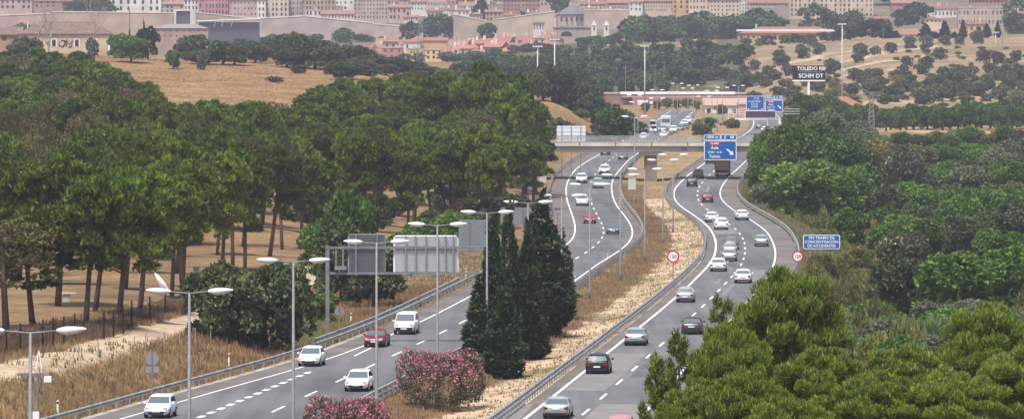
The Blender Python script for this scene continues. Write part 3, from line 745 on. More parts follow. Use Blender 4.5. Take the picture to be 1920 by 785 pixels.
for t, k in (('FIN TRAMO DE', .78), ('CONCENTRACIÓN', .5), ('DE ACCIDENTES', .22)): text(t, h*.27, SIGNW, root, (0, -.03, zb+h*k), off=.018)
for x in (-wd*.3, wd*.3): MB().box(x-.06, x+.06, .065, .18, -1, zb+h*.9).build('post', GALV, root)
# billboard
Yl = 1480.; X0, X1 = (1486-960)*Yl/F, (1547-960)*Yl/F; g = float(G((X0+X1)/2, Yl)); wd = X1-X0; h = 27*Yl/F; zb = CH-(150-HY)*Yl/F-g
root = empty('billboard', ((X0+X1)/2, Yl, g), 0, 'black billboard with white capitals on a single pale column', 'billboard')
MB().box(-wd/2, wd/2, 0, .6, zb, zb+h).build('panel', SIGNK, root)
MB().box(-wd/2, wd/2, -.1, .7, zb-.4, zb-.02).build('walkway', SIGNW, root)
MB().tube([(0, .3, -.5), (0, .3, zb-.3)], .38, 10).build('column', SIGNW, root)
text('TOLEDO RB', h*.36, SIGNW, root, (.6, -.02, zb+h*.78), off=.02)
text('kitchens · interiors', h*.14, SIGNW, root, (.6, -.02, zb+h*.56)) if False else MB().box(-2.6, 3.6, -.02, -.003, zb+h*.53, zb+h*.56).build('small_line', mat('grey_line', (.35, .34, .38), .6), root)
text('SCHM DT', h*.4, SIGNW, root, (.6, -.02, zb+h*.27), off=.02)
# two small dark advert boxes near the road beyond bridge
for px, y0, y1, wp in ((1190, 222, 236, 10), (1224, 227, 234, 10), (1226, 236, 241, 9)):
    Yl = 1250.; X_, _, g = at(px, Yl); w_ = wp*Yl/F/2; za, zb_ = CH-(y1-HY)*Yl/F-g, CH-(y0-HY)*Yl/F-g
    root = empty('advert_box', (X_, Yl, g), 0, {1190: 'black box on a post left of the far lorry', 1224: 'upper of two dark boxes left of the far lorry', 1226: 'lower of two dark boxes left of the far lorry'}[px], 'box sign')
    MB().box(-w_, w_, 0, .4, za, zb_).build('case', SIGNK, root); MB().box(-w_, w_, -.02, .42, zb_, zb_+.3).build('cap', SIGNW, root); MB().box(-.1, .1, .1, .3, -.3, za).build('post', GALV, root)

# ------------------------------------------------------------------ cars
def paint(name, c, metal=0.0):
    return mat('paint_'+name, c, .28, metal, spec=.5)
PAINTS = dict(white=(.78, .79, .8), silver=(.42, .43, .44), black=(.012, .012, .016), red=(.33, .015, .025), darkred=(.16, .012, .02), grey=(.16, .165, .17), dark=(.05, .055, .06), green=(.13, .16, .15), pink=(.46, .2, .22), lightgrey=(.5, .52, .54))
SPEC = {  # L, W, H, belt, hood z, hood length, trunk length, trunk z, windscreen run, rear run
 'hatch':  (4.0, 1.72, 1.48, .92, .86, .95, .12, .95, .85, .45),
 'sedan':  (4.5, 1.76, 1.43, .92, .86, 1.1, .85, .98, .85, .65),
 'coupe':  (4.45, 1.76, 1.37, .90, .84, 1.2, .8, .95, .85, .75),
 'estate': (4.5, 1.76, 1.47, .93, .86, 1.1, .1, .96, .8, .4),
 'suv':    (4.4, 1.84, 1.64, 1.05, 1.0, .95, .1, 1.06, .75, .4),
 'mpv':    (4.3, 1.80, 1.66, 1.0, .96, .7, .08, 1.02, .95, .3),
 'van':    (4.45, 1.80, 1.84, 1.08, 1.05, .75, .05, 1.1, .75, .08),
}
def car(kind, paintn, loc, rz, label, dark_bumper=False, front_light=True, group=None):
    L, Wd, H, belt, hz, hl, tl, tz, wr, rr = SPEC[kind]
    P = paint(paintn, PAINTS[paintn], .35 if paintn in ('silver', 'grey', 'lightgrey', 'green') else 0)
    root = empty('parked_car' if False else ('van' if kind == 'van' else 'car'), loc, rz, label, 'van' if kind == 'van' else 'car', group)
    hw = Wd/2
    # lower body loft
    yF, yR = L/2, -L/2
    yh = yF-hl; yt = yR+tl
    st = [(yR, hw*.80, .42, tz*.72), (yR+.06, hw*.92, .30, tz*.94), (yR+.25, hw*.98, .24, tz), (yt, hw, .22, tz), (yt+.5, hw, .20, belt+.02), (0, hw, .20, belt), (yh, hw, .20, max(belt, hz)), (yh+.1, hw, .20, hz+.02), (yF-.35, hw*.97, .22, hz-.08), (yF-.1, hw*.88, .26, hz*.82), (yF, hw*.74, .36, hz*.66)]
    st.sort(key=lambda a: a[0])
    V = []; Fc = []; k = 14
    for y, w_, zb, zt in st:
        zm = (zb+zt)/2; half = [(0, zb), (w_*.8, zb), (w_*.97, zb+.12), (w_*1.0, zm), (w_*.985, zt-.16), (w_*.93, zt-.05), (w_*.78, zt)]
        ring = half+[(0, zt+.015)]+[(-x, z) for x, z in reversed(half[1:])]
        V += [(x, y, z) for x, z in ring]
    for i in range(len(st)-1):
        for j in range(k): Fc.append((i*k+j, i*k+(j+1) % k, (i+1)*k+(j+1) % k, (i+1)*k+j))
    Fc += [tuple(range(k)), tuple(reversed(range((len(st)-1)*k, len(st)*k)))]
    mb = MB(); mb.add(V, Fc)
    # cabin frustum with rounded roof
    wb, wt = hw*.95, hw*(.76 if kind != 'van' else .86)
    f0, f1 = yh+.02, yh-wr; r0, r1 = yt-.02 if tl > .2 else yR+.12, (yt if tl > .2 else yR+.1)+rr
    zb0 = belt-.04
    def ring(t, ex=0):  # t 0 belt ..1 roof
        w_ = wb+(wt-wb)*t; return [(-w_+ex, f0+(f1-f0)*t-ex*2), (w_-ex, f0+(f1-f0)*t-ex*2), (w_-ex, r0+(r1-r0)*t+ex*2), (-w_+ex, r0+(r1-r0)*t+ex*2)]
    def bowed(t, z, ex=0):
        a = ring(t, ex); ym = (a[0][1]); yr_ = a[2][1]; wv = a[1][0]
        b_ = .10*(1-.3*t)
        return [(-wv, ym-b_, z), (-wv*.5, ym-.02, z+ex*.2), (0, ym, z+ex*.25), (wv*.5, ym-.02, z+ex*.2), (wv, ym-b_, z), (wv, (ym+yr_)/2, z), (wv, yr_+b_*.6, z), (wv*.5, yr_+.01, z), (0, yr_, z), (-wv*.5, yr_+.01, z), (-wv, yr_+b_*.6, z), (-wv, (ym+yr_)/2, z)]
    rings = [bowed(0, zb0), bowed(.5, zb0+(H-.1-zb0)*.5), bowed(1, H-.1), bowed(1, H-.035, .07), bowed(1, H, .2)]
    V = [p for r_ in rings for p in r_]; k = 12
    Fc = [(i*k+j, i*k+(j+1) % k, (i+1)*k+(j+1) % k, (i+1)*k+j) for i in range(4) for j in range(k)]+[tuple(range(4*k, 5*k))]
    mb.add(V, Fc)
    body = mb.build('body', P, root, True)
    # glass: patches following the cabin faces
    def patchg(name, js, t0, t1, ins, m):
        V = []
        for t in (t0, (t0+t1)/2, t1):
            r_ = bowed(t, zb0+(H-.1-zb0)*t); V += [r_[j] for j in js]
        nn = len(js); V = [Vector(p) for p in V]
        # shrink ends laterally
        out = []
        for a in range(3):
            row = V[a*nn:(a+1)*nn]
            for j, p in enumerate(row):
                if j == 0: p = p.lerp(row[1], ins)
                if j == nn-1: p = p.lerp(row[-2], ins)
                out.append(p)
        cen = Vector((0, 0, belt))
        yc = (f0+r0)/2
        res = []
        for p in out:
            d = Vector((p.x, 0, 0)) if name == 'side_window' else Vector((0, 1 if name == 'windscreen' else -1, .4))
            d.normalize(); res.append(p+d*.018)
        Fc = [(a*nn+j, a*nn+j+1, (a+1)*nn+j+1, (a+1)*nn+j) for a in range(2) for j in range(nn-1)]
        me = pymesh(name, res, Fc, True); return mobj(name, me, m, root)
    patchg('windscreen', [0, 1, 2, 3, 4], .12, .93, .12, GLASSL)
    if kind != 'van': patchg('rear_window', [6, 7, 8, 9, 10], .22, .9, .15, GLASSL)
    else: patchg('rear_window', [6, 7, 8, 9, 10], .4, .85, .25, GLASS)
    for js in ([4, 5, 6], [10, 11, 0]):
        patchg('side_window', js, .22, .88, .12 if kind != 'van' else .3, GLASS)
    # wheels
    wm_r = .31 if kind not in ('suv', 'van') else .35
    for sx in (-1, 1):
        for yy in (yF-hl*.55-.25, yR+.78):
            P_ = [(math.cos(t*math.pi/8)*wm_r, math.sin(t*math.pi/8)*wm_r) for t in range(16)]
            mw = MB(); n_ = 16
            xo, xi = sx*(hw+.005), sx*(hw-.22)
            mw.add([(xo, yy+a, wm_r+b_) for a, b_ in P_]+[(xi, yy+a, wm_r+b_) for a, b_ in P_], [tuple(range(n_)), tuple(range(n_, 2*n_))]+[(i, (i+1) % n_, (i+1) % n_+n_, i+n_) for i in range(n_)])
            wo_ = mw.build('wheel', RUBBER, root)
            mr_ = MB(); xo2 = sx*(hw+.012)
            mr_.add([(xo2, yy+a*.62, wm_r+b_*.62) for a, b_ in P_]+[(xo, yy+a*.62, wm_r+b_*.62) for a, b_ in P_], [tuple(range(n_)), tuple(range(n_, 2*n_))]+[(i, (i+1) % n_, (i+1) % n_+n_, i+n_) for i in range(n_)])
            mr_.build('rim', RIM, wo_)
    # dark lower bumpers, grille
    bm_ = DARK
    MB().box(-hw*.80, hw*.80, yR-.015, yR+.2, .24, .40).build('rear_bumper', bm_ if dark_bumper else DARK, root)
    if dark_bumper: MB().box(-hw*.82, hw*.82, yF-.12, yF+.02, .26, .62).build('front_bumper', DARK, root)
    gz0, gz1 = (.28, .46) 
    MB().prism([(-hw*.55, .26), (hw*.55, .26), (hw*.64, .44), (-hw*.64, .44)], yF-.05, yF+.012).build('grille', DARK, root)
    MB().box(-.27, .27, yF+.0, yF+.028, .42 if not dark_bumper else .45, .53 if not dark_bumper else .56).build('number_plate', PLATE, root)
    pz = .78 if kind in ('sedan', 'coupe') else .66
    if kind in ('suv', 'mpv', 'van'): pz = .8
    MB().box(-.26, .26, yR-.035, yR+.05, pz-.16, pz-.05).build('number_plate', PLATE, root)
    for sx in (-1, 1):
        a, b_ = sorted((sx*hw*.50, sx*hw*.83)); z1 = hz-.13
        MB().prism([(a, z1-.13), (b_, z1-.13 if sx > 0 else z1-.15), (b_, z1+.02), (a, z1)], yF-.28, yF-.015).build('headlight', LIGHTC, root)
        a, b_ = sorted((sx*hw*.62, sx*hw*.93)); z2 = tz-.12
        MB().box(a, b_, yR-.01, yR+.18, z2-.2, z2-.03).build('tail_light', REDL, root)
        mx_ = sx*(hw+.10)
        MB().box(min(mx_-.09, mx_+.09), max(mx_-.09, mx_+.09), f0-.45, f0-.33, belt+.0, belt+.14).build('mirror', P, root)
    return root
def on_road(px, py): Yc = road_Y(py); return (px-960)*Yc/F, Yc, float(zr(Yc))+.012
def heading(arr, Yc, away):
    dx = float(cx(arr, Yc+6)-cx(arr, Yc-6)); dz = float(zr(Yc+6)-zr(Yc-6)); a = -math.atan2(dx, 12)
    p = math.atan2(dz, 12)
    return (p if away else -p, 0, a if away else a+math.pi)
def put(kind, pc, px, py, side, label, **k):
    Yc = road_Y(py); L = SPEC[kind][0]; Yc += L/2
    X_ = (px-960)*(Yc-L/2)/F
    arr = R2 if side == 'R' else L2
    c = car(kind, pc, (X_+float(cx(arr, Yc)-cx(arr, Yc-L/2)), Yc, float(zr(Yc))+.012), 0, label, **k)
    c.rotation_euler = heading(arr, Yc, side == 'R')
    return c
put('hatch', 'white', 292, 784, 'L', 'white small hatchback at the bottom left beside the verge guardrail')
put('hatch', 'white', 578, 687, 'L', 'old white hatchback approaching left of the dark red car')
put('sedan', 'darkred', 701, 651, 'L', 'dark red old saloon approaching just ahead of the white van')
put('van', 'white', 757, 627, 'L', 'white small van with black bumper approaching behind the dark red car', dark_bumper=True)
put('hatch', 'white', 667, 734, 'L', 'white compact hatchback approaching beside the pink oleanders')
put('hatch', 'grey', 1149, 439, 'L', 'grey hatchback approaching in the median side lane of the left bend')
put('hatch', 'red', 1106, 419, 'L', 'bright red hatchback approaching on the left carriageway')
put('suv', 'white', 1092, 386, 'L', 'white car approaching just above the bright red hatchback')
put('mpv', 'lightgrey', 1121, 353, 'L', 'pale silver people carrier approaching below the white four by four')
put('suv', 'white', 1090, 344, 'L', 'white crossover approaching in the outer lane left of the silver people carrier', dark_bumper=True)
put('suv', 'white', 1133, 327, 'L', 'white four by four with black bumper nearest the bridge on the left carriageway', dark_bumper=True)
put('hatch', 'green', 1167, 300, 'L', 'grey green car just coming out from under the bridge', dark_bumper=True)
put('sedan', 'black', 1134, 291, 'L', 'black car half hidden under the bridge edge on the left carriageway')
put('coupe', 'silver', 1042, 785, 'R', 'silver coupe driving away at the bottom of the right carriageway')
put('estate', 'black', 1119, 701, 'R', 'black estate car driving away along the median guardrail')
put('sedan', 'silver', 1190, 648, 'R', 'silver saloon driving away ahead of the black estate')
put('hatch', 'silver', 1284, 567, 'R', 'silver hatchback driving away ahead of the silver saloon', dark_bumper=True)
put('sedan', 'dark', 1296, 627, 'R', 'dark grey saloon driving away at the edge of the foreground pine')
put('hatch', 'pink', 1161, 825, 'R', 'pinkish red car of which only the roof shows at the bottom edge')
put('sedan', 'white', 1346, 509, 'R', 'white saloon at the tail of the tight queue of cars on the bend')
put('sedan', 'lightgrey', 1367, 490, 'R', 'pale silver saloon second in the tight queue on the bend')
put('hatch', 'silver', 1369, 478, 'R', 'silver hatchback third in the tight queue on the bend')
put('mpv', 'grey', 1372, 468, 'R', 'grey people carrier leading the tight queue on the bend')
put('sedan', 'white', 1392, 531, 'R', 'white saloon driving away just above the foreground pine tips')
put('sedan', 'silver', 1428, 462, 'R', 'silver saloon alone in the right hand lane near the speed limit sign')
put('suv', 'white', 1353, 431, 'R', 'white crossover right behind another white car above the queue')
put('sedan', 'white', 1336, 417, 'R', 'white saloon just ahead of the white crossover')
put('sedan', 'white', 1393, 413, 'R', 'white saloon alone in the right lane near the outer edge line')
put('hatch', 'darkred', 1327, 380, 'R', 'dark red hatchback driving away below the black hatchback')
put('hatch', 'black', 1297, 350, 'R', 'black hatchback driving away towards the bridge')
put('sedan', 'white', 1308, 333, 'R', 'white saloon driving away left of the brown lorry')
put('sedan', 'black', 1331, 307, 'R', 'black car far ahead under the bottom edge of the blue sign')
FAR = [('sedan', 'white', 1226, 249, 'L', 'white saloon in the far traffic left of the lorry'), ('suv', 'white', 1262, 249, 'L', 'white four by four in the far traffic in front of the lorry'), ('hatch', 'silver', 1243, 247, 'L', 'silver hatchback in the far traffic behind the left white car'),
 ('sedan', 'white', 1244, 258, 'L', 'white saloon in the far traffic nearest the bridge rail'), ('hatch', 'grey', 1275, 245, 'L', 'grey hatchback in the far traffic right of the lorry'), ('suv', 'white', 1283, 237, 'L', 'white car in the far traffic behind the grey hatchback'),
 ('hatch', 'dark', 1284, 243, 'L', 'dark hatchback at the right of the far traffic'), ('mpv', 'white', 1290, 231, 'L', 'white people carrier farthest back in the far traffic'), ('sedan', 'silver', 1302, 236, 'L', 'silver saloon at the far right end of the queue beyond the bridge'),
 ('sedan', 'white', 1434, 249, 'R', 'white saloon under the distant gantry at the right'), ('hatch', 'grey', 1424, 242, 'R', 'grey hatchback beyond the distant gantry'), ('sedan', 'white', 1206, 262, 'L', 'white saloon left of the far traffic behind the bridge railing'),
 ('sedan', 'red', 1253, 240, 'L', 'small red car squeezed beside the far lorry')]
for a in FAR: put(*a)
# lorry seen from behind
def lorry(px, py, side, label, box_c, cabw=None):
    Yc = road_Y(py)+4; X_ = (px-960)*Yc/F; arr = R2 if side == 'R' else L2
    root = empty('lorry', (X_, Yc, float(zr(Yc))+.012), 0, label, 'lorry'); root.rotation_euler = heading(arr, Yc, side == 'R')
    B = mat('lorry_'+box_c[0], box_c[1], .8, c2=tuple(x*.7 for x in box_c[1]), scale=3)
    MB().box(-1.25, 1.25, -4, 2.6, 1.1, 3.3).build('cargo_box', B, root)
    m = MB()
    for k in range(5): m.box(-1.2+k*.58, -1.1+k*.58, -4.03, -3.99, 1.1, 3.35)
    m.build('tailgate_ribs', mat('lorry_rib', tuple(x*.6 for x in box_c[1]), .8), root)
    MB().box(-1.15, 1.15, -3.9, 4.2, .6, 1.09).build('chassis', DARK, root)
    c = MB().prism([(-1.2, .7), (1.2, .7), (1.2, 2.7), (1.05, 3.0), (-1.05, 3.0), (-1.2, 2.7)], 2.75, 4.6).build('cab', paint('cab', (.6, .6, .6)), root)
    MB().box(-1.0, 1.0, 4.6, 4.63, 1.7, 2.6).build('windscreen', GLASSL, root)
    MB().box(-1.2, 1.2, -4.1, -3.95, .45, .62).build('rear_bumper', GALV, root)
    for sx in (-1, 1):
        MB().box(sx*1.0-.18, sx*1.0+.18, -4.12, -4.04, .66, .85).build('tail_light', REDL, root)
        for yy in (-2.8, -1.6, 3.6):
            MB().tube([(sx*.85, yy, .5), (sx*1.2, yy, .5)], .5, 14).build('wheel', RUBBER, root)
lorry(1355, 331, 'R', 'brown tipper lorry driving away under the blue sign', ('brown', (.13, .105, .09)))
lo = lorry(1249, 243, 'L', 'white topped lorry standing in the far traffic beyond the bridge', ('white', (.7, .71, .72)))

# ------------------------------------------------------------------ foliage
def leafmesh(name, lobes, n, size, wide=.45, up=.3, shell=.35, minz=-.75, seed=1, droop=0):
    r = np.random.RandomState(seed)
    vol = np.array([l[3]*l[4]+l[4]*l[5]+l[3]*l[5] for l in lobes]); pr = vol/vol.sum()
    idx = r.choice(len(lobes), n, p=pr); Lb = np.array(lobes)[idx]
    d = r.normal(size=(n, 3)); d /= np.linalg.norm(d, axis=1)[:, None]
    d[:, 2] = np.where(d[:, 2] < minz, -d[:, 2], d[:, 2])
    rad = 1-shell*r.rand(n)**1.5
    # lumpy
    lump = 1+.16*np.sin(d[:, 0]*6+Lb[:, 0]*3)*np.sin(d[:, 1]*6+Lb[:, 1]*2+1)*np.sin(d[:, 2]*5+.5)
    c = Lb[:, :3]+d*Lb[:, 3:6]*(rad*lump)[:, None]
    # drop leaves that fall deep inside another lobe
    keep = np.ones(n, bool)
    for j, l in enumerate(lobes):
        q = ((c-np.array(l[:3]))/np.array(l[3:6])); keep &= ~(((q**2).sum(1) < .45) & (idx != j))
    c = c[keep]; d = d[keep]; n = len(c)
    a = d*.55+r.normal(size=(n, 3))*.45; a[:, 2] += up; a /= np.linalg.norm(a, axis=1)[:, None]
    t = r.normal(size=(n, 3)); b_ = np.cross(a, t); b_ /= np.linalg.norm(b_, axis=1)[:, None]
    s = size*(.6+.8*r.rand(n))[:, None]
    v = np.stack([c-a*s*.5, c+b_*s*wide*.5, c+a*s*.6, c-b_*s*wide*.5], 1).reshape(-1, 3)
    f = np.arange(4*n).reshape(n, 4)
    return npmesh(name, v, f)
def lobes_round(r, nl, W, H, z0, fl=.75, spread=1., full=False, rs=(.24, .40)):
    """rounded dome of overlapping clumps, W = half width, H = crown height above z0"""
    L = []
    for k in range(nl):
        a = k*2.4+r.random()*.7; q = math.sqrt((k+.5)/nl)
        s = W*r.uniform(*rs)
        x = math.cos(a)*q*W*.78*r.uniform(.85, 1.1); y = math.sin(a)*q*W*.78*r.uniform(.85, 1.1)
        z = z0+H*(.42+.42*math.sqrt(max(0, 1-q*q*.9))*r.uniform(.75, 1.1))
        L.append((x, y, z, s, s, s*fl))
        if k % 2 and q > .4: L.append((x*1.02, y*1.02, z0+H*r.uniform(.12 if full else .2, .42), s*.95, s*.95, s*fl))
    L.append((0, 0, z0+H*.45, W*.6, W*.6, H*.38))
    return L
def trunk_mesh(r, H, rad, lean=.3, forks=4, z0=.45, reach=1.4):
    m = MB(); a = r.random()*6.3; lx, ly = math.cos(a)*lean, math.sin(a)*lean
    pts = [(lx*math.sin(t*2.2)*1.0, ly*math.sin(t*1.7), H*t-.4*(t == 0)) for t in (0, .2, .45, .7, 1)]
    m.tube(pts, [rad*1.15, rad, rad*.85, rad*.65, rad*.3], 7)
    for k in range(forks):
        t = z0+(1-z0)*.75*r.random(); b_ = r.random()*6.3; L = reach*(.6+.6*r.random())
        p0 = Vector((lx*math.sin(t*2.2), ly*math.sin(t*1.7), H*t))
        p1 = p0+Vector((math.cos(b_)*L*.6, math.sin(b_)*L*.6, L*.25)); p2 = p0+Vector((math.cos(b_)*L, math.sin(b_)*L, L*.7))
        m.tube([p0, p1, p2], [rad*.4, rad*.28, rad*.12], 5)
    return m.mesh('trunk', True)
ZONED = {'trees of the far wood': (860, 1660, 1790, 2150), 'town trees': (0, 1920, 2200, 3000), 'olive trees on the right hillside': (1150, 1920, 1400, 2300), 'green trees of the right valley': (1400, 1920, 430, 1200), 'dark trees of the right valley': (1400, 1920, 430, 1200), 'grey trees of the right valley': (1400, 1920, 430, 1200),
 'yellowish scrub right of the motorway': (1400, 1920, 430, 1000), 'olive brown trees of the right valley': (1400, 1920, 430, 1200), 'low scrub on the right hillside': (1330, 1920, 1400, 2300), 'bushes low on the right hillside': (1350, 1920, 1400, 1900), 'holm oaks on the dry hill': (340, 860, 1150, 1430), 'oak bushes on the dry hill': (0, 800, 1150, 1430), 'park trees below the old town': (1170, 1375, 2420, 2760), 'roadside bushes beyond the bridge': (1020, 1420, 1120, 1690)}
class Kind:
    def __init__(s, name, cat, crown_mat, bark, variants): s.name, s.cat, s.cm, s.bk, s.vs = name, cat, crown_mat, bark, variants
SHOOTS = {}
def plant(kind, px, Y_, h, w_, label, group=None, xy=None, cm=None, var=None, sink=0.0, wy=None):
    tilt = kind in TILTED
    if group in ZONED:
        a0, a1, b0, b1 = ZONED[group]
        X__, Y__ = xy if xy else ((px-960)*Y_/F, Y_)
        pz_ = 960+X__*F/Y__; u = (pz_-a0)/(a1-a0)
        sfx = ('nearer ' if (Y__-b0)/(b1-b0) < .5 else 'farther ')+('left' if u < .33 else 'middle' if u < .67 else 'right')+' part'
        label += ', '+sfx; group += ', '+sfx
    """kind.vs meshes are made for height 1 m units: (crown, trunk, H0, W0)"""
    if xy: X_, Y_ = xy
    else: X_ = (px-960)*Y_/F
    g = float(G(X_, Y_))-sink
    crown, trunk, H0, W0 = kind.vs[rnd.randrange(len(kind.vs)) if var is None else var]
    root = empty(kind.name, (X_, Y_, g), rnd.uniform(0, 6.28), label, kind.cat, group)
    root.scale = (w_/W0*rnd.uniform(.9, 1.1), w_/W0*rnd.uniform(.9, 1.1), h/H0)
    if tilt: root.rotation_euler = (R(rnd.uniform(-4, 4)), R(rnd.uniform(-4, 4)), root.rotation_euler[2])
    if trunk is not None: 
        t = bpy.data.objects.new('trunk', trunk); col.objects.link(t); t.parent = root
    c = bpy.data.objects.new('crown' if kind.cat in ('tree', 'pine tree', 'cypress', 'oak tree', 'olive tree', 'dead tree') else 'foliage', crown); col.objects.link(c); c.parent = root
    if crown.name in SHOOTS:
        c2_ = bpy.data.objects.new('new_shoots', SHOOTS[crown.name]); col.objects.link(c2_); c2_.parent = root
    if cm:
        c.material_slots[0].link = 'OBJECT'; c.material_slots[0].material = cm
    return root
def mk(nm, m, me): me.materials.append(m); return me
def variants_pine(n, leaves, size, mtl, H=13., W=3.5, base=.38, bark=BARK, wide=.4, seed0=0, nl=30, trunk_r=.22):
    out = []
    for i in range(n):
        r = random.Random(seed0+i)
        L = lobes_round(r, nl, W, H*(1-base)*r.uniform(.9, 1.05), H*base, .8, rs=(.15, .27))
        for _ in range(6): a_ = r.random()*6.3; q_ = W*r.uniform(.25, .65); L.append((math.cos(a_)*q_, math.sin(a_)*q_, H*r.uniform(base-.04, base+.12), W*r.uniform(.2, .32), W*r.uniform(.2, .32), H*.045))
        cme = mk('crown', mtl, leafmesh('crown', L, leaves, size, wide, .7, .35, -.45, seed0+i))
        out.append((cme, mk('trunk', bark, trunk_mesh(r, H*.86, trunk_r, .45, 7, .35, 1.9)), H, 2*W))
    return out
K_PINE = Kind('pine_tree', 'pine tree', PINE, BARK, variants_pine(8, 8000, .50, PINE))
TILTED = []
K_PINED = Kind('pine_tree', 'pine tree', PINED, BARK, variants_pine(3, 2600, .42, PINED, seed0=40))
TILTED += [K_PINE, K_PINED]
K_OAK = Kind('holm_oak', 'oak tree', OAK, BARKG, [(mk('c', OAK, leafmesh('crown', lobes_round(random.Random(60+i), 14, 3.2, 5.7, .1, .85, full=True), 7500, .32, .7, .1, .3, -.8, 60+i)), mk('t', BARK, trunk_mesh(random.Random(i), 4.5, .25, .3, 4)), 6., 6.4) for i in range(4)])
K_OLI = Kind('olive_tree', 'olive tree', OLIVE, BARKG, [(mk('c', OLIVE, leafmesh('crown', lobes_round(random.Random(80+i), 8, 2.4, 3.9, -.1, .9, full=True), 1700, .42, .7, .1, .3, -.8, 80+i)), mk('t', BARK, trunk_mesh(random.Random(i), 3, .2, .2, 3)), 4., 4.8) for i in range(4)])
K_DEC = Kind('broadleaf_tree', 'tree', DECID, BARK, [(mk('c', DECID, leafmesh('crown', lobes_round(random.Random(90+i), 14, 3.2, 6.6, .2, .85, full=True), 6500, .38, .7, .2, .35, -.8, 90+i)), mk('t', BARK, trunk_mesh(random.Random(i), 5, .22, .3, 4)), 7., 6.4) for i in range(4)])
K_FAR = Kind('far_tree', 'tree', HAZEL, BARK, [(mk('c', HAZEL, leafmesh('crown', lobes_round(random.Random(120+i), 7, 3.2, 6.6, .2, .9, full=True), 1000, .75, .75, .2, .3, -.8, 120+i)), None, 7., 6.4) for i in range(4)])
def scrub_lobes(r, W, H): return [(r.uniform(-1, 1)*W*.6, r.uniform(-1, 1)*W*.6, H*r.uniform(.3, .55), W*.45, W*.45, H*.45) for _ in range(6)]
K_SCR = Kind('shrub', 'shrub', BUSHY, None, [(mk('c', BUSHY, leafmesh('foliage', scrub_lobes(random.Random(140+i), 2, 2.6), 3000, .42, .28, .7, .5, -.8, 140+i)), None, 2.6, 4.) for i in range(3)])
def cyp_lobes(r, W, H):
    L = []
    for k in range(13):
        t = k/12.; w_ = W*(1.0-.86*t**1.5)*(.45+.6*min(1, t*5+.25)); L.append((r.uniform(-.16, .16)*W, r.uniform(-.16, .16)*W, .4+(H-.6)*t, w_*.85, w_*.85, H*.085))
        a = r.random()*6.3; L.append((math.cos(a)*w_*.5, math.sin(a)*w_*.5, .3+(H-1.2)*t, w_*.45, w_*.45, H*.075))
    return L
K_CYP = Kind('cypress', 'cypress', CYP, BARK, [(mk('c', CYP, leafmesh('crown', cyp_lobes(random.Random(160+i), 1.3, 11), 9000, .34, .35, 1.1, .3, -.9, 160+i)), mk('t', BARK, trunk_mesh(random.Random(i), 9, .16, .02, 0)), 11., 2.6) for i in range(3)])

# --- pine wood on the left (rows from front to back)
LABF = 'tall pine with a bare trunk standing behind the mesh fence at the front of the wood'
front = [(12, 600, 9.5, 6.5), (66, 600, 10.5, 7.5), (150, 590, 12.5, 8), (240, 585, 13.5, 8.5), (330, 560, 12.5, 8), (455, 560, 11.5, 7), (520, 560, 11.5, 7)]
k = 0
for px, py in [(12, 622), (62, 612), (108, 575), (160, 612), (178, 585), (222, 598), (262, 585), (322, 560), (345, 550)]:
    X_, Y_ = hit(px, py)
    lab = {12: 'leftmost front pine trunk at the picture edge behind the fence', 62: 'front pine with low leaning crown second from the left edge', 108: 'straight thin pine trunk beside the picnic table', 160: 'front pine with the forked double trunk behind the fence',
           178: 'pine trunk leaning against the forked pine behind the fence', 222: 'stout dark front pine right of the forked pine', 262: 'pine just left of the broken street lamp head', 322: 'pine trunk above the broken street lamp head', 345: 'pine trunk just left of the round holm oak'}[px]
    plant(K_PINE if px not in (12,) else K_PINED, px, Y_, {12: 9.5, 62: 9}.get(px, rnd.uniform(11.5, 14)), rnd.uniform(6.8, 8.8), lab, xy=(X_, Y_), group='front row pines of the wood')
LAB = ['green pine crown in the dense wood left of the motorway', 'sparse brownish pine crown in the dense wood left of the motorway']
cnt = 0
for j, Yr in enumerate([520, 545, 572, 600, 628, 658, 688, 720, 752, 786, 820, 856, 892, 930, 970, 1010, 1050, 1090]):
    xm = np.interp(Yr, [520, 640, 700, 780, 860, 930, 1110], [400, 560, 900, 985, 985, 955, 780])
    x0 = -30; stepm = 4.9; X_ = (x0-960)*Yr/F+rnd.uniform(0, 4)
    while 960+X_*F/Yr < xm:
        xx = X_+rnd.uniform(-1.6, 1.6); yy = Yr+rnd.uniform(-16, 16); px = 960+xx*F/yy
        # keep off the road and keep the dry field at the top clear
        ok = xx < cx(LA, yy)-7
        limit = np.interp(px, [0, 110, 200, 330, 480, 640, 760, 1000], [1080, 1080, 1010, 880, 885, 1010, 1090, 980])
        if yy > limit: ok = False
        if yy < 600: ok = ok and rnd.random() < .8
        if ok:
            dry = (px < 130 and yy < 800 and rnd.random() < .55) or rnd.random() < .08
            h = rnd.uniform(12, 15) if yy < 800 else rnd.uniform(10.5, 13)
            if px > 800: h *= 1.06
            zone = ('left part' if px < 300 else 'centre' if px < 620 else 'right part')+' of the wood, '+('front rows with bare trunks' if yy < 640 else 'middle rows' if yy < 820 else 'back rows towards the dry field')
            plant(K_PINED if dry else K_PINE, 0, 0, h, rnd.uniform(6.2, 8.8), ('sparse brownish pine in the ' if dry else 'full green pine in the ')+zone, ('brownish pines, ' if dry else 'green pines, ')+zone, xy=(xx, yy)); cnt += 1
        X_ += stepm*rnd.uniform(.85, 1.2)
print('pines', cnt)
# back edge pines with the tall dark group at the right end
for px, Yq, h in [(930, 880, 19), (960, 860, 18), (900, 900, 19.5), (985, 850, 16), (1005, 845, 13), (870, 890, 18.5), (840, 900, 18), (810, 890, 17), (1000, 800, 11), (975, 780, 13)]:
    plant(K_PINE, px, Yq, h, 8.5, 'tall dark pine in the high clump at the right end of the wood', 'high pines at the right end of the wood')

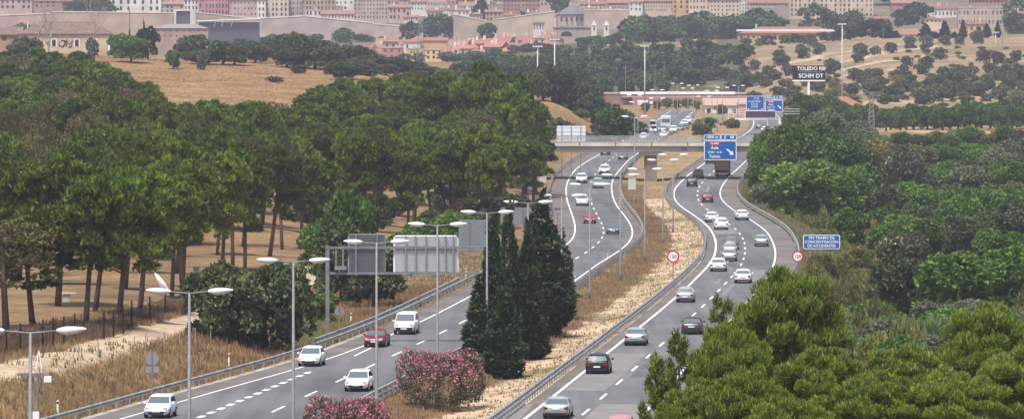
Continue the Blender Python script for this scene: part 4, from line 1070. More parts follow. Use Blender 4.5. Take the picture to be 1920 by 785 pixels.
for q in range(34):
    px = rnd.uniform(560, 1020); Yq = rnd.uniform(690, 830); X_ = (px-960)*Yq/F
    if X_ > cx(LA, Yq)-6: continue
    plant(K_OAK, px, Yq, rnd.uniform(2.2, 4.2), rnd.uniform(4, 6.5), 'dark undergrowth bush between the trunks at the right part of the wood', 'undergrowth under the right part of the wood')
# --- near oaks and trees on the left verge
def oak(px, py, h, w_, lab, grp=None, cm=None, K=K_OAK):
    X_, Y_ = hit(px, py); return plant(K, px, Y_, h, w_, lab, grp, xy=(X_, Y_), cm=cm)
plant(K_OAK, 422, 428, 7.8, 7.2, 'left half of the round dark holm oak beside the dirt track', sink=1.3)
plant(K_OAK, 502, 432, 8.8, 7.8, 'right and taller half of the round dark holm oak beside the dirt track', sink=1.4)
plant(K_OAK, 640, 520, 8.6, 6.8, 'dark oak with a thick trunk behind the ribbed grey gantry board')
plant(K_OAK, 705, 512, 7.0, 7.2, 'spreading dark oak below the bright gantry board')
plant(K_DEC, 655, 560, 11.5, 6.0, 'fresh green tree rising above the gantry in front of the pines', cm=DECID)
plant(K_DEC, 600, 560, 7.5, 5.0, 'green leafy tree left of the gantry post')
for px, Yq, h, w_, lab in [(800, 640, 5, 6, 'low green bush under the pines left of the grey sign'), (850, 680, 5, 5, 'green bush behind the grey sign board'), (760, 600, 5, 5, 'green bush behind the bright gantry board'), (600, 480, 3, 4, 'grassy bush at the foot of the gantry post')]:
    plant(K_DEC, px, Yq, h, w_, lab)
# --- cypresses and oleanders in the median
def cyp(px, ptop, pbase, wpx, lab, var=None):
    s = (pbase-HY)/23.0; Yq = F/s
    plant(K_CYP, px, Yq, (pbase-ptop)/s, wpx*(1.38 if pbase < 710 else 1.15)/s, lab, var=var)
cyp(924, 432, 700, 52, 'slim cypress at the left of the median group')
cyp(955, 405, 690, 56, 'tall narrow cypress second from the left in the median')
cyp(1018, 398, 655, 92, 'broad tall cypress at the right of the median group')
cyp(988, 450, 670, 60, 'dark cypress between the tall narrow and the broad one')
cyp(1052, 468, 625, 50, 'rightmost low cypress by the lamp post')
cyp(900, 548, 712, 84, 'bushy spreading conifer at the foot of the cypresses by the oleander')
cyp(945, 560, 722, 84, 'bushy dark conifer in front of the cypress group')
cyp(990, 580, 690, 70, 'low dark conifer in front of the broad cypress')
def oleander(px, pbase, ptop, wpx, depth, lab, seed):
    s = (pbase-HY)/22.8; Yq = F/s; X_ = (px-960)/s; g = float(G(X_, Yq))
    H = (pbase-ptop)/s; W = wpx/s
    root = empty('oleander_bush', (X_, Yq, g), 0, lab, 'shrub', 'pink oleanders in the median')
    r = random.Random(seed); L = []
    for k in range(16):
        L.append((r.uniform(-.36, .36)*W, r.uniform(-.4, .4)*depth, H*r.uniform(.3, .62), W*.17, W*.17, H*.36))
    L.append((0, 0, H*.45, W*.42, depth*.4, H*.42))
    mobj('foliage', leafmesh('foliage', L, 15000, .22, .3, .6, .3, -.9, seed), OLEL, root)
    mobj('blossom', leafmesh('blossom', [(a, b_, c_, d*1.04, e*1.04, f_*1.05) for a, b_, c_, d, e, f_ in L], 5200, .12, .9, .2, .08, -.3, seed+1), OLEF, root)
oleander(825, 772, 655, 165, 5.0, 'large rounded pink oleander with the lamp post rising from it', 5)
oleander(650, 850, 742, 180, 5.5, 'pink oleander at the bottom edge in front of the white compact car', 9)
#oleander(742, 728, 690, 70, 3.0, 'small pink oleander tuft joining the large bush at the guardrail', 12)

# --- near pines, bottom right: rich short needles on upright shoots
SHOOT = mat('young_pine_shoots', (.27, .32, .06), .6, c2=(.2, .26, .04), scale=.6, trans=.3)
def variants_near(n):
    out = []
    for i in range(n):
        r = random.Random(300+i); H = 13.; W = 3.6
        L = []
        for k in range(52):
            a = k*2.4; q = math.sqrt((k+.5)/52); z = H*(.955-.38*q**1.9*r.uniform(.6, 1.4)-r.uniform(0, .07)); s_ = r.uniform(.38, .8)
            L.append((math.cos(a)*q*W*.88, math.sin(a)*q*W*.88, z, s_, s_, s_*1.15))
        L.append((0, 0, H*.7, 2.0, 2.0, 2.6)); L.append((0, 0, H*.5, 2.4, 2.4, 2.0))
        rs = np.random.RandomState(300+i)
        me = leafmesh('crown', L, 44000, .3, .15, .9, .62, -.8, 300+i)
        me.materials.append(PINEN)
        me2 = leafmesh('new_shoots', [l for l in L if l[2] > H*.45][:52], 6500, .40, .15, 2.2, .2, .05, 340+i); me2.materials.append(SHOOT)
        out.append((me, mk('t', BARK, trunk_mesh(r, H*.92, .22, .4, 9, .35, 2.4)), H, 2*W)); SHOOTS[me.name] = me2
    return out
K_NEAR = Kind('pine_tree', 'pine tree', PINEN, BARK, variants_near(4))
def nearpine(px, ptop, Yq, w_, lab, var=None):
    X_ = (px-960)*Yq/F; g = float(G(X_, Yq)); h = CH-(ptop-HY)*Yq/F-g
    plant(K_NEAR, px, Yq, h, w_, lab, 'foreground pines at the bottom right', var=var)
nearpine(1478, 492, 262, 7.8, 'tallest foreground pine in front of the right carriageway')
nearpine(1372, 590, 250, 4.6, 'foreground pine covering the right edge line of the road')
def sprig(px, ptop, Yq, lab, seed, spread):
    X_ = (px-960)*Yq/F; g = float(G(X_, Yq)); h = CH-(ptop-HY)*Yq/F-g; r = random.Random(seed); L = []; m = MB()
    m.tube([(0, 0, -.3), (.1, 0, h*.5), (0, 0, h*.93)], [.16, .1, .03], 6)
    for k in range(15):
        z = h*(.38+.6*k/14); a = k*2.4; rr_ = spread*(1.05-.85*k/14)*r.uniform(.6, 1.1)
        x, y = math.cos(a)*rr_, math.sin(a)*rr_*.8; z2 = min(h, z+rr_*.7); m.tube([(0, 0, z), (x*.6, y*.6, z+rr_*.25), (x, y, z2)], [.05, .035, .015], 4)
        L.append((x, y, z2, .24, .24, .42)); L.append((x*.6, y*.6, z+rr_*.3, .2, .2, .28))
    root = empty('pine_tree', (X_, Yq, g), 0, lab, 'pine tree')
    m.build('trunk', BARK, root); mobj('crown', leafmesh('crown', L, 3000, .32, .17, .8, .75, -.9, seed), PINEN, root)
sprig(1272, 632, 262, 'slender open pine sprig left of the other foreground pines', 3, 1.3)
sprig(1232, 676, 250, 'thin wispy pine sprig standing over the right lane line', 5, .9)
sprig(1350, 565, 262, 'loose pine branch tips left of the tallest foreground pine', 8, 1.6)
nearpine(1330, 700, 225, 4.5, 'low foreground pine at the bottom edge of the road')
nearpine(1540, 640, 235, 5.6, 'bright tipped foreground pine below the tallest one')
nearpine(1400, 690, 215, 4.8, 'front foreground pine left of the bright tipped one')
nearpine(1690, 640, 262, 6.4, 'foreground pine in the middle of the bottom right corner')
nearpine(1620, 700, 225, 5.4, 'foreground pine at the bottom right of the bright tipped one')
nearpine(1850, 560, 275, 6.6, 'tall foreground pine near the right picture edge')
nearpine(1780, 690, 225, 5.6, 'low foreground pine left of the right edge')
nearpine(1915, 640, 240, 6, 'foreground pine cut by the right picture edge')
nearpine(1480, 740, 200, 5, 'lowest foreground pine at the bottom edge')
nearpine(1250, 745, 215, 1.8, 'foreground pine sprig at the bottom edge by the pink car')
# --- scrub and trees of the valley on the right
VAL = {'DEC': (K_DEC, None, 'leafy green tree in the tangled valley wood right of the motorway', 'green trees of the right valley'),
       'DK': (K_OAK, None, 'dark evergreen tree in the tangled valley wood right of the motorway', 'dark trees of the right valley'),
       'GR': (K_OAK, GREYT, 'grey leaved tree in the tangled valley wood right of the motorway', 'grey trees of the right valley'),
       'YE': (K_SCR, BUSHY, 'yellowish scrub bush between the right verge and the valley trees', 'yellowish scrub right of the motorway'),
       'OL': (K_DEC, BUSHY, 'olive brown tree in the tangled valley wood right of the motorway', 'olive brown trees of the right valley')}
def val(key, px, Yq, h, w_, lab=None):
    K, cm, lb, gr = VAL[key]
    X_ = (px-960)*Yq/F
    if X_ < cx(RB, Yq)+w_*.45+1: return
    if lab: plant(K, px, Yq, h, w_, lab, None, cm=cm)
    else: plant(K, px, Yq, h, w_, lb, gr, cm=cm)
for Yq in [430, 460, 490, 520, 552, 586, 622, 660, 700, 742, 786, 832, 880, 930, 982, 1036, 1090, 1146, 1200]:
    X_ = 5+rnd.uniform(0, 3)
    while X_ < (1960-960)*Yq/F:
        px = 960+X_*F/Yq+rnd.uniform(-8, 8); yq = Yq+rnd.uniform(-15, 15); d = X_-cx(RB, yq)
        ybase = HY+(CH-float(G(X_, yq)))*F/yq
        # image zones: bright leafy group far right, yellowish scrub near the road, dark trees in the middle distance
        if d < 9: key = 'YE'; h = rnd.uniform(1.8, 3.4); w_ = rnd.uniform(2.8, 4.6)
        elif px < 1660 and 380 < ybase < 560 and rnd.random() < .75: key = rnd.choice(['YE', 'YE', 'OL']); h = rnd.uniform(2.6, 4.4); w_ = rnd.uniform(3.5, 6)
        elif ybase > 530: key = rnd.choice(['GR', 'DEC', 'YE', 'YE']); h = rnd.uniform(3, 5); w_ = rnd.uniform(4, 6.5)
        elif px > 1640 and 420 < ybase < 540: key = rnd.choice(['DEC', 'DEC', 'DK']); h = rnd.uniform(6, 8); w_ = rnd.uniform(6, 8)
        else: key = rnd.choice(['DK', 'DEC', 'DEC', 'DEC', 'GR', 'OL']); h = rnd.uniform(5, 8); w_ = rnd.uniform(5.5, 8)
        if Yq > 1080: h *= .8
        if not (Yq > 1160 and px > 1640): val(key, px, yq, h, w_)
        X_ += w_*.58
val('DEC', 1500, 800, 10.5, 12, 'big rounded green tree just right of the road where the motorway meets the far signs')
val('DEC', 1560, 830, 10, 10, 'second big green tree beside the rounded one right of the road')
val('DEC', 1900, 560, 9, 10, 'bright green spreading tree at the right picture edge')
val('DEC', 1800, 545, 9, 11, 'large bright green tree right of the blue text sign')
val('DK', 1690, 560, 8, 8, 'dark evergreen with clear outline left of the large bright green tree')
val('OL', 1690, 900, 11, 9, 'sparse brownish tree with pale flower heads on the skyline of the valley wood')
val('GR', 1890, 1050, 7, 8, 'grey purple round tree near the pale field at the right edge')
val('DEC', 1845, 1060, 6, 6, 'bright green round bush at the left of the grey purple tree')
def valtop(K, cm, px, ptop, Yq, w_, lab):
    X_ = (px-960)*Yq/F; h = CH-(ptop-HY)*Yq/F-float(G(X_, Yq))
    plant(K, px, Yq, max(h, 2.5), w_, lab, None, cm=cm)
for px, ptop, Yq, w_, K, cm, lab in [(1425, 262, 880, 6, K_DEC, None, 'leafy tree touching the right end of the bridge'), (1455, 226, 885, 9, K_DEC, None, 'tall green tree hiding the right end of the bridge'), (1492, 215, 890, 10, K_DEC, None, 'highest rounded green tree right of the bridge end'), (1532, 222, 900, 9, K_DEC, HEDGE, 'deep green tree just right of the highest rounded tree'), (1575, 245, 890, 9, K_DEC, HEDGE, 'deep green tree below the small white house'),
      (1470, 275, 860, 8, K_OAK, None, 'dark tree under the highest rounded tree'), (1430, 300, 850, 6, K_DEC, HEDGE, 'tree close to the right guardrail below the bridge end'), (1515, 290, 850, 9, K_DEC, HEDGE, 'dense green tree in the upper valley wood'), (1560, 300, 840, 9, K_DEC, None, 'lighter green tree in the upper valley wood'), (1615, 262, 900, 8, K_OAK, None, 'dark tree left of the cream blossomed one'), (1610, 300, 860, 8, K_DEC, HEDGE, 'dense tree in front of the dark one left of the cream blossom'), (1445, 335, 820, 6, K_OAK, GREYT, 'grey green tree leaning to the right guardrail'), (1495, 325, 800, 7, K_OAK, GREYT, 'round grey leaved tree amid the green ones')]:
    valtop(K, cm, px, ptop, Yq, w_, lab)
LGR = mat('soft_light_green', (.14, .21, .07), .65, c2=(.24, .31, .11), scale=.5, trans=.3)
for i, (px, Yq, h, w_) in enumerate([(1655, 470, 4.2, 4.5), (1690, 450, 4.4, 5), (1730, 455, 4.6, 5), (1765, 470, 4, 5), (1640, 430, 3.4, 4), (1715, 425, 3.6, 4.6), (1680, 405, 3, 4.5), (1750, 410, 3.4, 4.6), (1610, 480, 3.4, 4), (1800, 440, 4, 5), (1600, 440, 3, 4), (1560, 470, 3, 4)]):
    plant(K_SCR, px, Yq, h, w_, 'soft light green shrub behind the foreground pines', 'soft light green shrubs behind the foreground pines', cm=LGR)
for q in range(26):
    px = rnd.uniform(470, 740); X_, Y_ = hit(px, rnd.uniform(60, 78))
    plant(K_FAR, px, min(Y_, 2740), rnd.uniform(2, 5), rnd.uniform(4, 8), 'small tree at the foot of the big masonry walls', 'small trees below the masonry walls', xy=None)
# pale blossoms on two trees
for px, Yq, z0_, z1_, w_, lab in ((1690, 893, 6, 11.3, 7.5, 'pale blossom'), (1690, 640, 5.5, 8, 6.5, '')):
    X_, _, g = at(px, Yq)
    root = empty('flowering_tree', (X_, Yq, g), 0, 'tree with scattered cream blossom ' + ('on the skyline of the valley wood' if Yq > 800 else 'above the dark evergreen near the blue text sign'), 'tree')
    mobj('crown', leafmesh('crown', [(0, 0, (z0_+z1_)/2-1, w_/2, w_/2, (z1_-z0_)*.7)], 3500, .4, .6, .2, .6, -.9, 7), mat('flowering_leaves', (.07, .09, .04), .7, c2=(.12, .11, .07), scale=.6, trans=.2), root)
    mobj('blossom', leafmesh('blossom', [(rnd.uniform(-.3, .3)*w_, rnd.uniform(-.3, .3)*w_, rnd.uniform(z0_, z1_-1.3), w_*.17, w_*.17, .8) for _ in range(9)], 260, .42, .8, .1, .2, 0, 8), FLOWY, root)
    mk('t', BARK, MB().tube([(0, 0, -.3), (0, 0, z1_-1)], [.25, .1], 6).mesh('trunk')); MB().tube([(0, 0, -.3), (0, 0, z1_-1)], [.25, .1], 6).build('trunk', BARK, root)
for q in range(60):
    px = rnd.uniform(1020, 1420); Yq = rnd.uniform(1120, 1690); X_ = (px-960)*Yq/F
    if -8 < X_-float(cx(LA, Yq)) and X_ < float(cx(RB, Yq))+3 and not (float(cx(LB, Yq))+3 < X_ < float(cx(RA, Yq))-3): continue
    plant(K_OLI, px, Yq, rnd.uniform(1.2, 3.2), rnd.uniform(3, 6), 'roadside bush among the roads and slopes beyond the bridge', 'roadside bushes beyond the bridge', cm=rnd.choice([None, BUSHY, HEDGE, DECID]))
for px, Yq, h in [(1232, 1650, 3), (1250, 1660, 3.6), (1268, 1655, 3.2), (1288, 1660, 3.5), (1306, 1650, 3), (1352, 1570, 3), (1210, 1600, 3)]:
    X_ = (px-960)*Yq/F
    plant(K_DEC, px, Yq, h, h*1.1, 'small street tree in front of the industrial sheds', 'street trees before the sheds')
# dark hedge row behind
for px in range(1560, 1960, 14):
    plant(K_OAK, px+rnd.uniform(-4, 4), 1335+rnd.uniform(-20, 20), rnd.uniform(5.5, 7.5), rnd.uniform(5.5, 7), 'dark green tree in the long hedgerow behind the pale field strip', 'hedgerow behind the field strip', cm=HEDGE)
for px, py, h, w_, lab in [(1150, 250, 9, 8, 'round green tree behind the bridge left of the far traffic'), (1135, 252, 5.5, 7, 'lower green tree in front of the round one behind the bridge')]:
    plant(K_DEC, px, 1120, h, w_, lab, cm=HEDGE if px == 1150 else OLIVE)
for px, Yq, h, w_ in [(1070, 1080, 4, 5), (1045, 1060, 4, 5), (1095, 1090, 3.4, 5), (1115, 1100, 3.4, 4), (1200, 1250, 3, 4), (1180, 1220, 3, 4)]:
    plant(K_OLI, px, Yq, h, w_, 'olive green bush on the slope behind the bridge', 'bushes on the slope behind the bridge')
for px, Yq, h, w_ in [(1000, 1260, 8, 8), (1018, 1275, 9, 8), (1042, 1270, 9.5, 9), (1066, 1275, 9.5, 9), (1090, 1270, 9, 8.5), (1110, 1265, 8, 7), (1124, 1280, 6.5, 6)]:
    plant(K_OAK, px, Yq, h, w_, 'dark oak in the big clump above the bridge', 'dark oak clump above the bridge')
plant(K_OAK, 1317, 1230, 3, 5, 'small dark bush between the far roads left of the overhead sign')
for px, Yq, h, w_ in [(1500, 1350, 9, 9), (1515, 1380, 8, 8), (1555, 1420, 9, 8), (1580, 1350, 7.5, 7), (1490, 1340, 6, 6)]:
    plant(K_DEC, px, Yq, h, w_, 'pale green tree by the small white house under the billboard', 'trees round the small white house', cm=HEDGE if px > 1550 else None)

# --- field oaks on the left hill
for px, py, h, w_ in [(366, 100, 7, 8.5), (372, 112, 3, 5), (418, 122, 6.5, 9), (440, 124, 6, 8), (478, 118, 5.5, 8), (455, 112, 6, 8), (500, 92, 5.5, 8), (530, 96, 7, 9), (550, 96, 8, 10), (580, 98, 7, 9), (560, 128, 6, 8), (590, 130, 8, 11), (620, 132, 7, 9), (655, 128, 6.5, 9), (640, 150, 5, 8), (610, 112, 6, 9), (700, 132, 4.5, 8), (735, 134, 4, 9), (770, 138, 3.8, 9), (800, 138, 3.5, 8), (830, 140, 3.5, 9), (862, 140, 3, 8), (670, 118, 5, 8)]:
    X_, Y_ = hit(px, py); Y_ = min(Y_, 1430); 
    plant(K_OAK, px, Y_, h, w_, 'dark round holm oak on the dry hill behind the pine wood', 'holm oaks on the dry hill')
for px, py, h, w_, lab, K, cm in [(245, 118, 7.5, 9, 'green bush at the right gable of the derelict house', K_DEC, None), (225, 108, 6.5, 8, 'green bush touching the derelict house wall', K_DEC, None), (278, 112, 9, 6.5, 'dark conical conifer right of the green bushes', K_OAK, CYP), (325, 130, 5, 5, 'small fresh green tree alone on the dry slope', K_DEC, None), (381, 132, 5, 3.5, 'thin pale young tree on the dry slope', K_OLI, None), (50, 112, 6, 8, 'grey green bush in front of the derelict house', K_OLI, None), (172, 115, 6, 4, 'grey bush in front of the right window of the derelict house', K_OLI, None),
                             (515, 155, 1.5, 5, 'low bush in the middle of the dry field', K_OLI, None)]:
    X_, Y_ = hit(px, py); plant(K, px, min(Y_, 1400), h, w_, lab, None, cm=cm)
for q in range(60):
    px, py = rnd.choice([(rnd.uniform(-10, 200), rnd.uniform(98, 128)), (rnd.uniform(520, 800), rnd.uniform(98, 150)), (rnd.uniform(540, 800), rnd.uniform(120, 150)), (rnd.uniform(330, 500), rnd.uniform(100, 125))]); X_, Y_ = hit(px, py); Y_ = min(Y_, 1420)
    if 60 < px < 210: continue
    plant(K_OAK, px, Y_, rnd.uniform(2, 5 if px < 680 else 3.4), rnd.uniform(4, 9), 'dark oak bush scattered on the dry hill between the bigger holm oaks', 'oak bushes on the dry hill', cm=rnd.choice([None, None, OLIVE]))
# --- olives on the right hillside
OL = [(1505, 110), (1525, 88), (1461, 118), (1468, 126), (1500, 100), (1535, 103), (1608, 118), (1613, 105), (1640, 104), (1672, 100), (1706, 92), (1735, 100), (1738, 88), (1772, 86), (1800, 85), (1832, 82), (1700, 126), (1738, 128), (1728, 140), (1762, 112), (1845, 118), (1870, 122), (1890, 130), (1905, 118), (1646, 152), (1628, 150), (1680, 150), (1694, 142), (1608, 155), (1478, 142), (1450, 150), (1440, 142), (1415, 132), (1395, 140), (1360, 152), (1330, 152), (1345, 143), (1290, 152), (1255, 145), (1225, 152), (1185, 152), (1150, 160), (1560, 140), (1770, 150), (1800, 152), (1820, 148), (1855, 140), (1880, 150), (1905, 148), (1760, 165), (1740, 170), (1700, 172), (1680, 178), (1720, 182), (1790, 160), (1830, 168), (1850, 165), (1890, 165), (1910, 160), (1650, 170), (1630, 178), (1600, 180), (1640, 186), (1670, 190), (1420, 160), (1400, 165), (1380, 155), (1760, 190), (1730, 196), (1800, 185)]
for px, py in OL:
    X_, Y_ = hit(px, py); big = rnd.uniform(.8, 1.25)
    plant(K_OLI, px, Y_, 4.6*big, 5.6*big, 'dark rounded olive tree dotted on the dry hillside at the right', 'olive trees on the right hillside', xy=(X_, Y_))
for q in range(90):
    px = rnd.uniform(1330, 1930); py = rnd.uniform(90, 200); X_, Y_ = hit(px, py)
    if Y_ < 1380: continue
    b_ = rnd.uniform(.5, 1)
    plant(K_OLI, px, Y_, 1.6*b_, 4*b_, 'low scrub bush on the dry hillside at the right', 'low scrub on the right hillside', xy=(X_, Y_), cm=rnd.choice([None, GREYT, BUSHY]))
for q in range(110):
    px = rnd.uniform(1350, 1930); py = rnd.uniform(146, 196); X_, Y_ = hit(px, py)
    if Y_ < 1400: continue
    b_ = rnd.uniform(.6, 1)
    plant(K_OLI, px, Y_, 3.4*b_, 6*b_, 'bush in the scrubby lower half of the right hillside', 'bushes low on the right hillside', xy=(X_, Y_), cm=rnd.choice([None, None, GREYT, BUSHY, OAK]))
# --- cypress spires in the distance
for px, ptop, Yq, w_ in [(1665, 45, 2280, 9), (1680, 58, 2270, 5), (1735, 62, 2250, 7), (1752, 60, 2240, 7), (1771, 40, 2240, 6), (1805, 38, 2240, 4), (1836, 50, 2230, 4), (1871, 40, 2300, 4), (1850, 45, 2300, 5), (903, 0, 2950, 15), (270, 40, 1500, 1.6), (243, 57, 1500, 1.6), (1790, 60, 2260, 5)]:
    X_, _, g = at(px, Yq); h = CH-(ptop-HY)*Yq/F-g
    if h < 2: h = 6
    plant(K_CYP, px, Yq, h, w_, 'dark narrow cypress spire standing out in the distance', 'distant cypress spires')
# --- forest band below the city
cntf = 0
for Yq in [1790, 1850, 1910, 1970, 2030, 2090, 2150]:
    lo_ = np.interp(Yq, [1790, 2100, 2400], [860, 960, 1040]); hi_ = np.interp(Yq, [1790, 1900, 2050, 2270], [1210, 1300, 1430, 1660])
    if Yq > 1980: lo_ = 1030
    if Yq >= 2090: hi_ = 1375 if Yq > 2100 else 1400
    px = lo_
    while px < hi_:
        if not (1195 < px < 1345 and Yq > 2290) and not (1130 < px < 1420 and Yq < 1840) and cntf < 290:
            plant(K_FAR, px, Yq+rnd.uniform(-25, 25), rnd.uniform(5, 8.5), rnd.uniform(6, 9), 'hazy dark green tree in the far wood below the old town', 'trees of the far wood'); cntf += 1
        px += rnd.uniform(26, 46)*1900/Yq*.85
print('far wood', cntf)
for px, Yq, h in [(1190, 2560, 13), (1215, 2580, 14), (1240, 2560, 13), (1265, 2600, 14), (1290, 2570, 13), (1320, 2600, 15), (1345, 2560, 12), (1370, 2600, 14), (1395, 2580, 13), (1420, 2620, 16), (1440, 2600, 12), (1400, 2500, 10), (1440, 2500, 10), (1350, 2500, 9), (1050, 3000, 14), (975, 2870, 10), (1460, 2640, 10), (1530, 2700, 15), (1560, 2700, 10), (1600, 2690, 11), (1655, 3000, 18), (1670, 2990, 16), (1690, 2700, 10), (1720, 2700, 14), (1910, 2700, 16), (1900, 2600, 12), (770, 2700, 12), (820, 2780, 14), (850, 2750, 12), (800, 2750, 10), (645, 2680, 10), (915, 2700, 10), (410, 2450, 9), (430, 2440, 10), (400, 2500, 8), (375, 2500, 8), (45, 2700, 12), (170, 2900, 18), (190, 2900, 16), (145, 2950, 14), (80, 1520, 7), (85, 1540, 6), (180, 1530, 5), (1490, 2250, 5), (1520, 2260, 4.5), (1545, 2270, 5), (1470, 2240, 4.5), (1505, 2255, 4), (1440, 2250, 5), (1425, 2240, 4), (1400, 2250, 4.5), (1565, 2250, 5), (1585, 2250, 9), (1610, 2280, 9), (1630, 2270, 10), (1650, 2270, 9), (1104, 2430, 5), (1122, 2435, 5.5), (1140, 2430, 5), (1155, 2440, 6), (1130, 2425, 4), (1090, 2430, 5)]:
    plant(K_FAR, px, Yq, h, h*1.25, 'hazy tree among the buildings of the old town hillside', 'town trees')
for q in range(46):
    px = rnd.uniform(1170, 1375); Yq = rnd.uniform(2420, 2760)
    plant(K_FAR, px, Yq, rnd.uniform(6, 11), rnd.uniform(8, 13), 'green tree in the park wood on the slope below the old town', 'park trees below the old town', cm=DECID if q % 3 == 0 else None)
for q in range(26):
    px = rnd.uniform(690, 1040); Yq = rnd.uniform(2380, 2400)
    plant(K_FAR, px, Yq, rnd.uniform(3, 5), rnd.uniform(6, 9), 'low hazy tree along the lower edge of the red roofed houses', 'trees edging the red roofed houses')
# dead bare trees by the derelict house
def dead(px, Yq, ptop, lab, seed):
    X_, _, g = at(px, Yq); H = CH-(ptop-HY)*Yq/F-g; r = random.Random(seed); m = MB()
    def br(p, d, L, rad, lv):
        q = p+d*L; m.tube([p, (p+q)/2+Vector((r.uniform(-.1, .1)*L, 0, 0)), q], [rad, rad*.8, rad*.55], 5, False)
        if lv:
            for k in range(3): br(q if k else (p+q)/2, (d+Vector((r.uniform(-.8, .8), r.uniform(-.5, .5), r.uniform(.0, .4)))).normalized(), L*r.uniform(.55, .8), rad*.55, lv-1)
    br(Vector((0, 0, -.3)), Vector((.05, 0, 1)), H*.4, .28, 4)
    root = empty('dead_tree', (X_, Yq, g), 0, lab, 'dead tree'); m.build('branches', DEADW, root)
dead(70, 1370, -10, 'tall bare dead tree in front of the derelict house', 1)
dead(92, 1375, 5, 'second bare dead tree leaning over the derelict house roof', 4)
dead(176, 1420, -5, 'bare dead tree behind the right end of the derelict house roof', 3)

# ------------------------------------------------------------------ buildings
UNITW = MB().box(-.5, .5, -.06, .04, -.5, .5).mesh('window'); UNITW.materials.append(WIN)
WC = dict(cream=(.66, .53, .40), pink=(.56, .40, .34), white=(.8, .75, .68), tan=(.46, .34, .25), ochre=(.62, .40, .20), brick=(.40, .25, .18), grey=(.46, .38, .33), stone=(.50, .39, .31), yellow=(.72, .52, .2), rose=(.5, .25, .21))
def wallm(c): return mat('wall_'+c, WC[c], .9, c2=tuple(x*.68 for x in WC[c]), scale=.12, detail=8, objrand=.12)
def building(px0, px1, ptop, pbase, Yq, colr, label, cat='building', floors=3, cols=6, roof='gable', tile=None, depth=12, group=None, rot=0, name='town_house', win=True, wscale=1.0, name_roof='roof', rh=None):
    X0, X1 = (px0-960)*Yq/F, (px1-960)*Yq/F; wd = X1-X0; xc = (X0+X1)/2
    zb = CH-(pbase-HY)*Yq/F; zt = CH-(ptop-HY)*Yq/F; g = float(G(xc, Yq))
    base = min(g-2, zb); h = zt-base
    root = empty(name, (xc, Yq, base), R(rot), label, cat, group)
    tile = tile or TILE
    rh_ = rh if rh is not None else (min(wd, depth)*.16 if roof in ('gable', 'hip') else 0)
    hw = h-rh_
    MB().box(-wd/2, wd/2, 0, depth, 0, hw).build('wall', wallm(colr), root)
    o = .5
    if roof == 'gable':
        MB().add([(-wd/2-o, -o, hw+.003), (wd/2+o, -o, hw+.003), (wd/2+o, depth+o, hw+.003), (-wd/2-o, depth+o, hw+.003), (-wd/2-o, depth/2, hw+rh_), (wd/2+o, depth/2, hw+rh_)], [(0, 1, 5, 4), (2, 3, 4, 5), (0, 4, 3), (1, 2, 5), (0, 3, 2, 1)]).build('roof', tile, root)
    elif roof == 'hip':
        k_ = min(depth/2, wd/2*.9)
        MB().add([(-wd/2-o, -o, hw+.003), (wd/2+o, -o, hw+.003), (wd/2+o, depth+o, hw+.003), (-wd/2-o, depth+o, hw+.003), (-wd/2+k_, depth/2, hw+rh_), (wd/2-k_, depth/2, hw+rh_)], [(0, 1, 5, 4), (2, 3, 4, 5), (0, 4, 3), (1, 2, 5), (0, 3, 2, 1)]).build('roof', tile, root)
    else:
        MB().box(-wd/2-.2, wd/2+.2, -.2, depth+.2, hw+.003, hw+.5).build('parapet', mat('parapet', (.5, .44, .38), .9), root)
    if cols >= 3 and Yq > 2300:
        for _ in range(rnd.randint(1, 3)):
            xx = rnd.uniform(-wd*.4, wd*.4); MB().box(xx-.45, xx+.45, depth*.35, depth*.35+.8, hw, h+rnd.uniform(.7, 1.6)).build('chimney', wallm(rnd.choice(['white', 'pink', 'cream'])), root)
    if win and cols:
        jx = [rnd.uniform(-.14, .14) for _ in range(cols)]; sh = rnd.uniform(.8, 1.2); wscale = wscale*rnd.uniform(.85, 1.15)
        vis = zt-rh_-zb  # visible facade height
        fh = vis/floors
        for i in range(floors):
            for j in range(cols):
                x = -wd/2+wd*(j+.5+jx[j])/cols
                if rnd.random() < .07: continue
                o_ = bpy.data.objects.new('window', UNITW); col.objects.link(o_); o_.parent = root
                o_.location = (x, 0, (zb-base)+fh*(i+.5)); o_.scale = (min(1.3, wd/cols*.4)*wscale*rnd.choice([1, 1, .75]), 1, min(1.9, fh*.5)*wscale*sh)
    return root
